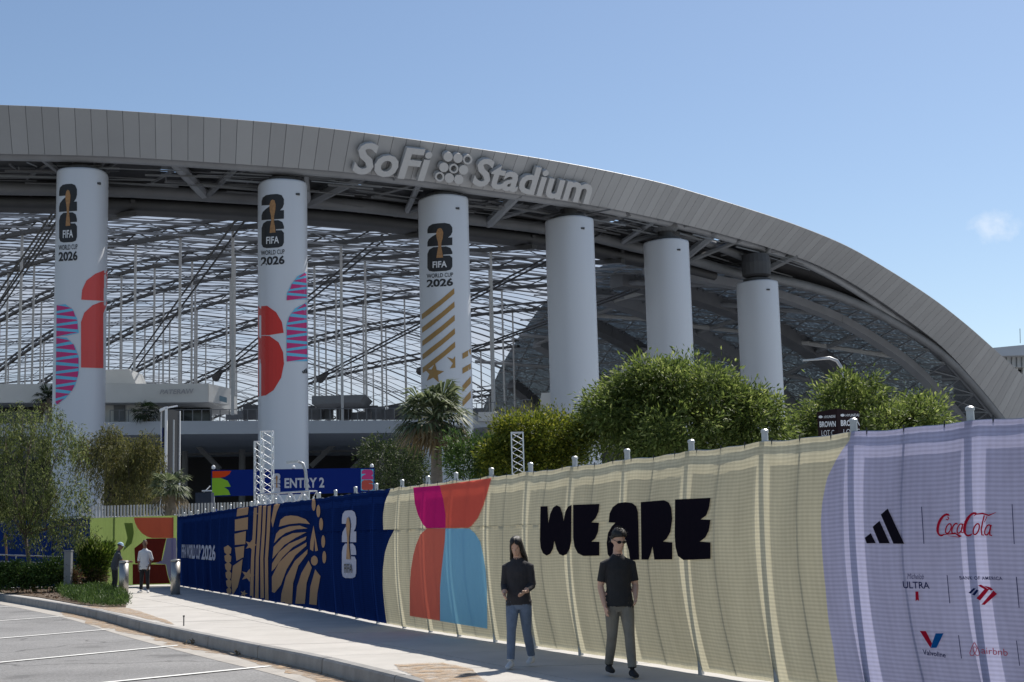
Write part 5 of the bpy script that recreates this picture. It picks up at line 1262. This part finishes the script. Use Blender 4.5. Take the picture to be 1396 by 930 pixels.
# upright bushy shrub with pale lower leaves
sb = atz(128, 804, .015); rr_ = empty('upright_shrub', sb, 'upright bushy shrub with bright green top beside the man in the cap', 'shrub'); kk = sb.y / 1900
pos, o_ = clumps([(tuple(aty(128, 768, sb.y)), (22 * kk, 20 * kk, 26 * kk)), (tuple(aty(122, 752, sb.y)), (20 * kk, 18 * kk, 13 * kk)), (tuple(aty(141, 755, sb.y)), (13 * kk, 14 * kk, 16 * kk))], 230, 24, .16, .3); o_[:, 2] += .9; leaf_mesh('foliage', pos, o_, .17, .05, leafmat('bright green spears', (.03, .055, .008), (.10, .16, .018), (.22, .26, .04)), rr_)
pos, o_ = clumps([(tuple(aty(128, 785, sb.y)), (17 * kk, 16 * kk, 15 * kk))], 110, 18, .12, .2); o_[:, 2] -= .2; leaf_mesh('dry_foliage', pos, o_, .11, .05, leafmat('pale dry leaves', (.08, .06, .03), (.22, .17, .10)), rr_)
mb = MB()
for k in range(12): a = rng.uniform(0, 6.28); e = sb + Vector((math.cos(a) * .35, math.sin(a) * .3, rng.uniform(.8, 1.2))); mb.tube([sb + Vector((math.cos(a) * .08, math.sin(a) * .08, -.05)), e], [.03, .012], 5)
mb.build('stems', M['bark'], rr_)
# ground cover spilling over the bed's edge
poly = [tuple(atz(x, y)[:2]) for x, y in ((76, 806), (84, 800), (112, 799), (140, 805), (165, 812), (173, 819), (172, 827.5), (150, 828), (120, 826), (90, 818))]
def inside(x, y):
    c_ = False
    for (xa, ya), (xb, yb) in zip(poly, poly[1:] + poly[:1]):
        if (ya > y) != (yb > y) and x < (xb - xa) * (y - ya) / (yb - ya) + xa: c_ = not c_
    return c_
xs = [p[0] for p in poly]; ysx = [p[1] for p in poly]; pts = []
while len(pts) < 2600:
    x, y = nr.uniform(min(xs), max(xs)), nr.uniform(min(ysx), max(ysx))
    if inside(x, y): pts.append((x, y))
pp = []; oo = []
for x, y in pts:
    h = .10 + .22 * (.5 + .5 * math.sin(x * 3.1 + 1) * math.cos(y * 2.3)) ; m = 9; q = np.column_stack([x + nr.normal(size=m) * .06, y + nr.normal(size=m) * .06, nr.uniform(.02, h, m)]); pp.append(q); d = nr.normal(size=(m, 3)) * .5; d[:, 2] += .8; oo.append(d)
gc = leaf_mesh('ground_cover', np.concatenate(pp), np.concatenate(oo), .12, .022, leafmat('ground cover leaves', (.03, .06, .012), (.075, .135, .025), (.14, .21, .05)), None, 'stuff')
# litter of dry leaves on the soil and gutter tufts
pts = []
for k in range(900):
    x = nr.uniform(0, 110); y = nr.uniform(796 + x * .05, 804.5 + x * .165); p = atz(x, y, .02)
    pts.append((p.x, p.y, .03))
d = nr.normal(size=(len(pts), 3)); d[:, 2] *= .3; leaf_mesh('leaf_litter', np.array(pts), d, .09, .05, leafmat('dry litter', (.07, .042, .025), (.18, .11, .07)), None, 'stuff')
for (px, py) in ((333, 894), (266, 879.5)):
    p = atz(px, py, KZ); q = np.column_stack([p.x + nr.normal(size=60) * .07, p.y + nr.normal(size=60) * .05, KZ + nr.uniform(.0, .07, 60)]); d = nr.normal(size=(60, 3)); d[:, 2] += .6
    g_ = leaf_mesh('dry_weed', q - 0, d, .09, .02, DEAD, None); tag(g_, 'tuft of dry weeds growing in the gutter joint' if px == 333 else 'small dry twig clump lying in the sandy gutter', 'weed')
p = atz(250.5, 853, 0); mb = MB(); mb.lathe(p, [(.012, -.02), (.012, .17), (.02, .17), (.02, .2)], 8); tag(mb.build('marker_pin', M['darksteel']), 'tiny dark marker pin standing on the pavement near the kerb', 'marker')

# ================================================================== PEOPLE
def loft(mb, rings, n=18, reg=0):
    base = len(mb.v)
    for (c_, ax, ay, rx, ry) in rings:
        for k in range(n): t = 2 * math.pi * k / n; mb.v.append(tuple(Vector(c_) + ax * (rx * math.cos(t)) + ay * (ry * math.sin(t))))
    for i in range(len(rings) - 1):
        for k in range(n): k2 = (k + 1) % n; mb.f.append((base + i * n + k, base + i * n + k2, base + (i + 1) * n + k2, base + (i + 1) * n + k)); mb.m.append(reg)
    mb.f.append(tuple(base + k for k in range(n))[::-1]); mb.m.append(reg); e = base + (len(rings) - 1) * n; mb.f.append(tuple(e + k for k in range(n))); mb.m.append(reg)
X_, Y_ = Vector((1, 0, 0)), Vector((0, 1, 0))
def person(label, pos, rz, S, arms, legs, mats, sleeve, head_pitch=0.0, head_yaw=0.0, lean=0.0, hair='short', belly=0.0, voxel=.009, hem=.86, extras=()):
    """faces -Y before rotation; arms: (side: elbow, wrist) offsets from the shoulder; legs: knee, ankle positions"""
    r = empty('person', pos, label, 'person'); mb = MB(); SK, TOPR, BOT_, SH = 0, 1, 2, 3
    ly = lambda z: -lean * max(0, z - .95)        # forward lean of the trunk
    tor = [(hem - .01, .168, .118), (hem + .01, .174, .124), (hem + .03, .174, .124), (hem + .055, .174, .124), (.95, .172, .124 + belly * .5), (1.06, .155, .115 + belly), (1.18, .160, .118 + belly * .7), (1.29, .174, .122), (1.37, .170, .108), (1.415, .138, .092), (1.45, .094, .074), (1.482, .066, .062)]
    loft(mb, [(Vector((0, ly(z), z)), X_, Y_, a, b) for z, a, b in tor], reg=TOPR)
    loft(mb, [(Vector((0, ly(z), z)), X_, Y_, a, b) for z, a, b in ((.78, .11, .085), (.84, .158, .108), (.88, .150, .10), (.93, .12, .08))], reg=BOT_)
    nb_ = Vector((0, ly(1.47), 1.46)); loft(mb, [(nb_, X_, Y_, .066, .062), (nb_ + Vector((0, -.01, .05)), X_, Y_, .056, .058), (nb_ + Vector((0, -.025, .11)), X_, Y_, .056, .06)], reg=SK)
    piv = nb_ + Vector((0, -.012, .085)); Hm = Matrix.Rotation(head_yaw, 3, 'Z') @ Matrix.Rotation(head_pitch, 3, 'X'); hp = lambda v: piv + Hm @ Vector(v); hx, hy = Hm @ X_, Hm @ Y_
    hd = [(-.005, .025, .03, -.055), (.01, .042, .05, -.045), (.035, .055, .068, -.03), (.07, .066, .083, -.016), (.11, .0725, .094, -.006), (.15, .074, .098, 0), (.185, .069, .091, .002), (.212, .052, .07, .003), (.228, .025, .035, .004)]
    loft(mb, [(hp((0, y, z)), hx, hy, a, b) for z, a, b, y in hd], 22, SK)
    mb.tube([hp((0, -.092, .125)), hp((0, -.104, .098)), hp((0, -.112, .082)), hp((0, -.094, .073))], [.009, .012, .0155, .01], 8, SK)
    for s_ in (-1, 1):
        mb.tube([hp((s_ * .070, .008, .075)), hp((s_ * .080, .014, .10)), hp((s_ * .078, .02, .125))], [.009, .015, .009], 8, SK)
        mb.tube([hp((s_ * .045, -.086, .135)), hp((s_ * .015, -.097, .132))], [.007, .008], 6, SK)
    mb.tube([hp((-.02, -.094, .047)), hp((0, -.1005, .05)), hp((.02, -.094, .047))], [.005, .009, .005], 6, SK)
    for s_, (el, wr_, curl) in zip((-1, 1), arms):
        sh = Vector((s_ * .168, ly(1.38), 1.375)); e = sh + Vector(el); w_ = e + Vector(wr_); sl_ = sleeve
        up = [sh + Vector((-s_ * .05, 0, .005)), sh, sh.lerp(e, .5), e]; k = sl_ if sl_ <= 1 else 1
        mb.tube([sh + Vector((-s_ * .06, 0, .0)), sh + Vector((s_ * .005, 0, -.02)), sh.lerp(e, .5), sh.lerp(e, k)], [.060, .060, .056, .055], 12, TOPR)
        mb.tube([sh.lerp(e, k * .97 if sl_ <= 1 else .5), e], [.043, .040], 10, SK if sl_ <= 1 else TOPR)
        if sl_ > 1: f_ = sl_ - 1; mb.tube([e, e.lerp(w_, f_ * .5), e.lerp(w_, f_)], [.052, .047, .042], 12, TOPR)
        f0 = max(0, min(.95, sl_ - 1.02)); mb.tube([e.lerp(w_, f0), e.lerp(w_, max(.3, f0 + .03)), w_], [.041 - .012 * f0, .040 - .012 * f0, .027], 10, SK)
        d = (w_ - e).normalized(); side = d.cross(Vector((0, 1, 0))); side = side.normalized() if side.length > .1 else X_; fr = side.cross(d).normalized()
        # hand: palm, four fingers, thumb
        pc = w_ + d * .045; loft(mb, [(w_, fr, side, .024, .02), (w_ + d * .03, fr, side, .036, .017), (w_ + d * .075, fr, side, .042, .015), (w_ + d * .092, fr, side, .038, .012)], 10, SK)
        inw = side * (-s_ if side.x > 0 else s_)
        for j, (o_, fl) in enumerate(((-.031, .068), (-.011, .078), (.010, .073), (.030, .058))):
            b0 = w_ + d * .085 + fr * o_; m1 = b0 + d * fl * .45 + inw * fl * .12 * curl; m2 = m1 + d * fl * .32 * (1 - .35 * curl) + inw * fl * .3 * curl; m3 = m2 + d * fl * .25 * (1 - .7 * curl) + inw * fl * .3 * curl
            mb.tube([b0, m1, m2, m3], [.0095, .009, .0085, .0065], 6, SK)
        th = w_ + d * .03 - fr * .03; mb.tube([th, th + d * .035 - fr * .022 + inw * .008, th + d * .07 - fr * .026 + inw * .02], [.012, .0105, .008], 6, SK)
    for s_, (kn, an, toe) in zip((-1, 1), legs):
        hip = Vector((s_ * .085, 0, .9)); kn = Vector((s_ * .09 + kn[0], kn[1], kn[2])); an = Vector((s_ * .095 + an[0], an[1], an[2]))
        mb.tube([hip, hip.lerp(kn, .45), kn, kn.lerp(an, .35), an + Vector((0, 0, .03))], [.098, .086, .064, .062, .054], 14, BOT_)
        td = Vector((toe, -1, 0)).normalized(); sd = Vector((-td.y, td.x, 0)); up_ = Vector((0, 0, 1)); he = Vector((an.x, an.y, an.z - .075))
        loft(mb, [(he - td * .075 + up_ * .035, sd, up_, .03, .03), (he - td * .04 + up_ * .042, sd, up_, .04, .045), (he + up_ * .05, sd, up_, .043, .05), (he + td * .08 + up_ * .036, sd, up_, .046, .036), (he + td * .14 + up_ * .028, sd, up_, .047, .028), (he + td * .185 + up_ * .022, sd, up_, .032, .02)], 12, SH)
    RZ = Matrix.Rotation(rz, 3, 'Z'); W_ = lambda v: RZ @ (Vector(v) * S)
    src = bpy.data.meshes.new('src'); src.from_pydata(mb.v, [], mb.f); tmp = bpy.data.objects.new('src', src); col.objects.link(tmp)
    rm = tmp.modifiers.new('r', 'REMESH'); rm.mode = 'VOXEL'; rm.voxel_size = voxel; sm_ = tmp.modifiers.new('s', 'SMOOTH'); sm_.factor = .5; sm_.iterations = 3
    dgx = bpy.context.evaluated_depsgraph_get(); dgx.update(); me = bpy.data.meshes.new_from_object(tmp.evaluated_get(dgx)); bpy.data.objects.remove(tmp)
    kd = KDTree(sum(len(f) for f in mb.f) * 0 + len(mb.f) * 5); cnt = 0; regs = []
    for f, m in zip(mb.f, mb.m):
        vs_ = [Vector(mb.v[i]) for i in f]
        if len(f) > 4: continue
        for a, b in ((.5, .5), (.2, .2), (.8, .2), (.2, .8), (.8, .8)):
            kd.insert(vs_[0].lerp(vs_[1], a).lerp(vs_[3].lerp(vs_[2], a), b), cnt); regs.append(m); cnt += 1
    kd.balance(); idx = []
    for p_ in me.polygons:
        best = kd.find_n(p_.center, 3); ms = [regs[b[1]] for b in best]; idx.append(max(set(ms), key=ms.count))
    for v in me.vertices: v.co = W_(v.co)
    me.materials.clear()
    for m in mats: me.materials.append(m)
    me.polygons.foreach_set('material_index', idx); me.polygons.foreach_set('use_smooth', [True] * len(me.polygons)); me.update()
    bo = bpy.data.objects.new('body', me); col.objects.link(bo); bo.parent = r
    def child(name, m2, material, sm=True):
        for i, v in enumerate(m2.v): m2.v[i] = tuple(W_(v) + Vector(pos))
        return m2.build(name, material, r, smooth=sm)
    def shell(rings, material, name):    # (z, y, rx, ry, open half-angle at the face)
        m2 = MB(); n = 26; prev = None
        for z, yc, rx, ry, op in rings:
            cur = []
            for layer in (1.0, .80):
                row = []
                for k in range(n + 1):
                    t = -math.pi / 2 + op + (2 * math.pi - 2 * op) * k / n; wv = 1 + .03 * math.sin(k * 2.7 + z * 40) + .02 * math.sin(k * 5.3 - z * 70); row.append(len(m2.v)); m2.v.append(tuple(hp((rx * layer * wv * math.cos(t), yc + ry * layer * wv * math.sin(t), z))))
                cur.append(row)
            if prev:
                for L in (0, 1):
                    for k in range(n): m2.f.append((prev[L][k], prev[L][k + 1], cur[L][k + 1], cur[L][k])); m2.m.append(0)
                for e in (0, n): m2.f.append((prev[0][e], prev[1][e], cur[1][e], cur[0][e])); m2.m.append(0)
            else:
                for k in range(n): m2.f.append((cur[0][k], cur[0][k + 1], cur[1][k + 1], cur[1][k])); m2.m.append(0)
            prev = cur
        m2.f.append(tuple(prev[0])); m2.m.append(0); 
        return child(name, m2, material)
    def strands(o, n, ln, wd, dvec, zmin):
        vs_ = [(v.co.copy(), v.normal.copy()) for v in o.data.vertices]; ps, ds = [], []; c_ = W_(hp((0, 0, .12)))
        for k in range(n):
            v, _ = rng.choice(vs_); out = (v - c_).normalized()
            if out.dot(v - c_) < .06: continue
            ps.append(tuple(v + out * .002 + Vector(pos))); q = out * .55 + W_(Hm @ Vector(dvec)) + Vector((rng.gauss(0, .25), rng.gauss(0, .25), rng.gauss(0, .2))); ds.append(tuple(q))
        leaf_mesh('hair_strands', np.array(ps), np.array(ds), ln, wd, mats[4], r)
    if hair == 'long': shell([(-.20, .06, .12, .055, 1.5), (-.10, .045, .125, .08, 1.25), (-.03, .03, .115, .10, .95), (.05, .012, .102, .108, .80), (.11, .006, .094, .110, .78), (.155, .004, .087, .110, .6), (.19, .002, .082, .106, .12), (.222, .002, .066, .085, .02), (.243, .004, .036, .045, .01)], mats[4], 'hair')
    elif hair == 'short': shell([(.07, .045, .082, .072, 1.7), (.12, .03, .083, .085, 1.45), (.165, .008, .085, .108, 1.0), (.190, -.008, .087, .116, .1), (.225, -.010, .080, .104, .02), (.255, -.006, .056, .074, .01), (.268, 0, .02, .03, .01)], mats[4], 'hair')
    elif hair == 'crop': shell([(.09, .045, .077, .066, 1.8), (.15, .02, .078, .088, 1.5), (.185, .006, .074, .094, .9), (.215, .004, .058, .076, .05), (.232, .004, .03, .04, .02)], mats[4], 'hair')
    elif hair == 'cap':
        shell([(.09, .045, .077, .062, 1.8), (.13, .03, .078, .078, 1.6)], M['hair'], 'hair'); shell([(.142, .003, .082, .106, .01), (.175, .003, .081, .104, .01), (.212, .004, .064, .08, .01), (.236, .004, .03, .04, .01)], M['cap_blue'], 'cap')
        m2 = MB(); pts_ = [hp((.075 * math.cos(t), -.07 - .12 * math.sin(t), .150)) for t in [math.pi * i / 10 for i in range(11)]]; m2.add(pts_ + [p_ + Hm @ Vector((0, 0, -.012)) for p_ in pts_], [tuple(range(11)), tuple(range(21, 10, -1))] + [(i, i + 11, i + 12, i + 1) for i in range(10)]); child('cap_brim', m2, M['cap_blue'], False)
    hs_ = [c_ for c_ in r.children if c_.name.split('.')[0] == 'hair']
    if hs_ and hair == 'short': strands(hs_[0], 420, .022, .007, (.2, -.5, .4), 0)
    for s_ in (-1, 1):
        if 'glasses' in extras: continue
        m2 = MB(); m2.lathe((0, 0, 0), [(.001, -.008), (.010, -.003), (.010, .003), (.001, .008)], 8); m2.v = [tuple(hp((s_ * .031 + x, -.0905 + z * .6, .117 + y * .45))) for x, y, z in m2.v]; child('eye', m2, M['hair'])
    if 'glasses' in extras:
        for s_ in (-1, 1):
            m2 = MB(); o2 = [(.027 * math.cos(2 * math.pi * k / 14) , .020 * math.sin(2 * math.pi * k / 14)) for k in range(14)]; vv = [hp((s_ * .034 + x, -.108 + abs(s_ * .034 + x) * .18, .115 + y)) for x, y in o2]; m2.add(vv + [v + Hm @ Vector((0, .006, 0)) for v in vv], [tuple(range(14)), tuple(range(27, 13, -1))] + [(i, (i + 1) % 14, (i + 1) % 14 + 14, i + 14) for i in range(14)]); child('sunglass_lens', m2, M['glass_black'], False)
            m2 = MB(); m2.tube([hp((s_ * .06, -.098, .122)), hp((s_ * .079, -.02, .122)), hp((s_ * .079, .01, .118))], .003, 5); child('sunglass_temple', m2, M['hair'])
        m2 = MB(); m2.tube([hp((-.012, -.107, .12)), hp((.012, -.107, .12))], .003, 5); child('sunglass_bridge', m2, M['hair'])
    return r
ST = ((0, 0, .49), (0, .015, .075), .25)
WALKF, WALKB = ((0, -.10, .50), (0, -.16, .085), 0), ((0, .06, .48), (0, .26, .11), 0)
dn_ = ((.03, .03, -.29), (.02, -.06, -.25), .55); dn2 = ((-.03, .03, -.29), (-.02, -.06, -.25), .55)
# man in white shirt
pw = atz(197, 808, .0)
person('man in untucked white shirt and dark trousers standing between two steel bollards', pw, R(-6), 1.0, (((-.06, .04, -.28), (.02, -.05, -.25), .5), ((.07, .05, -.27), (-.06, -.12, -.22), .7)), (((-.01, -.02, .49), (-.03, .0, .075), -.25), ((.02, -.03, .49), (.05, -.06, .075), .4)), [M['skin_dark'], M['shirt_white'], M['black_cloth'], M['shoe_white'], M['hair']], 1.15, head_yaw=R(14), hair='crop', belly=.012, voxel=.011, hem=.80)
pg = atz(156, 811, .0)
person('man in charcoal polo and pale blue cap leaning on a steel bollard', pg, R(115), .97, (((-.02, -.12, -.26), (.02, -.22, -.02), .4), ((.03, -.14, -.25), (-.03, -.23, -.0), .4)), (((0, -.03, .49), (0, .03, .075), 0), ((0, .0, .49), (0, .08, .075), .1)), [M['skin_dark'], M['shirt_grey'], M['black_cloth'], M['black_cloth'], M['hair']], .75, head_pitch=R(24), lean=.22, hair='cap', belly=.03, voxel=.011)
# woman and man walking along the fence
pwm = aty(705, 735, 17.4); pwm = Vector((pwm.x, 17.4, 0))
person('woman with long black hair in dark clothes walking with head lowered by the tan fence', pwm, R(-14), .895, (((-.03, .0, -.27), (.05, -.20, -.10), .6), ((.03, .0, -.27), (-.06, -.20, -.08), .6)), (WALKF, WALKB), [M['skin'], M['knit'], M['jean_light'], M['shoe_white'], M['hair']], 1.8, head_pitch=R(24), hair='long', voxel=.008)
pmm = aty(841, 735, 16.0); pmm = Vector((pmm.x, 16.0, 0))
person('man in black shirt and sunglasses walking with head lowered by the printed letters', pmm, R(10), .918, (((-.05, .05, -.28), (.02, -.10, -.23), .5), ((.05, .02, -.28), (-.05, -.18, -.14), .6)), (WALKB, WALKF), [M['skin'], M['black_cloth'], M['khaki'], M['black_cloth'], M['hair']], .8, head_pitch=R(17), head_yaw=R(12), hair='short', voxel=.008, extras=('glasses',))
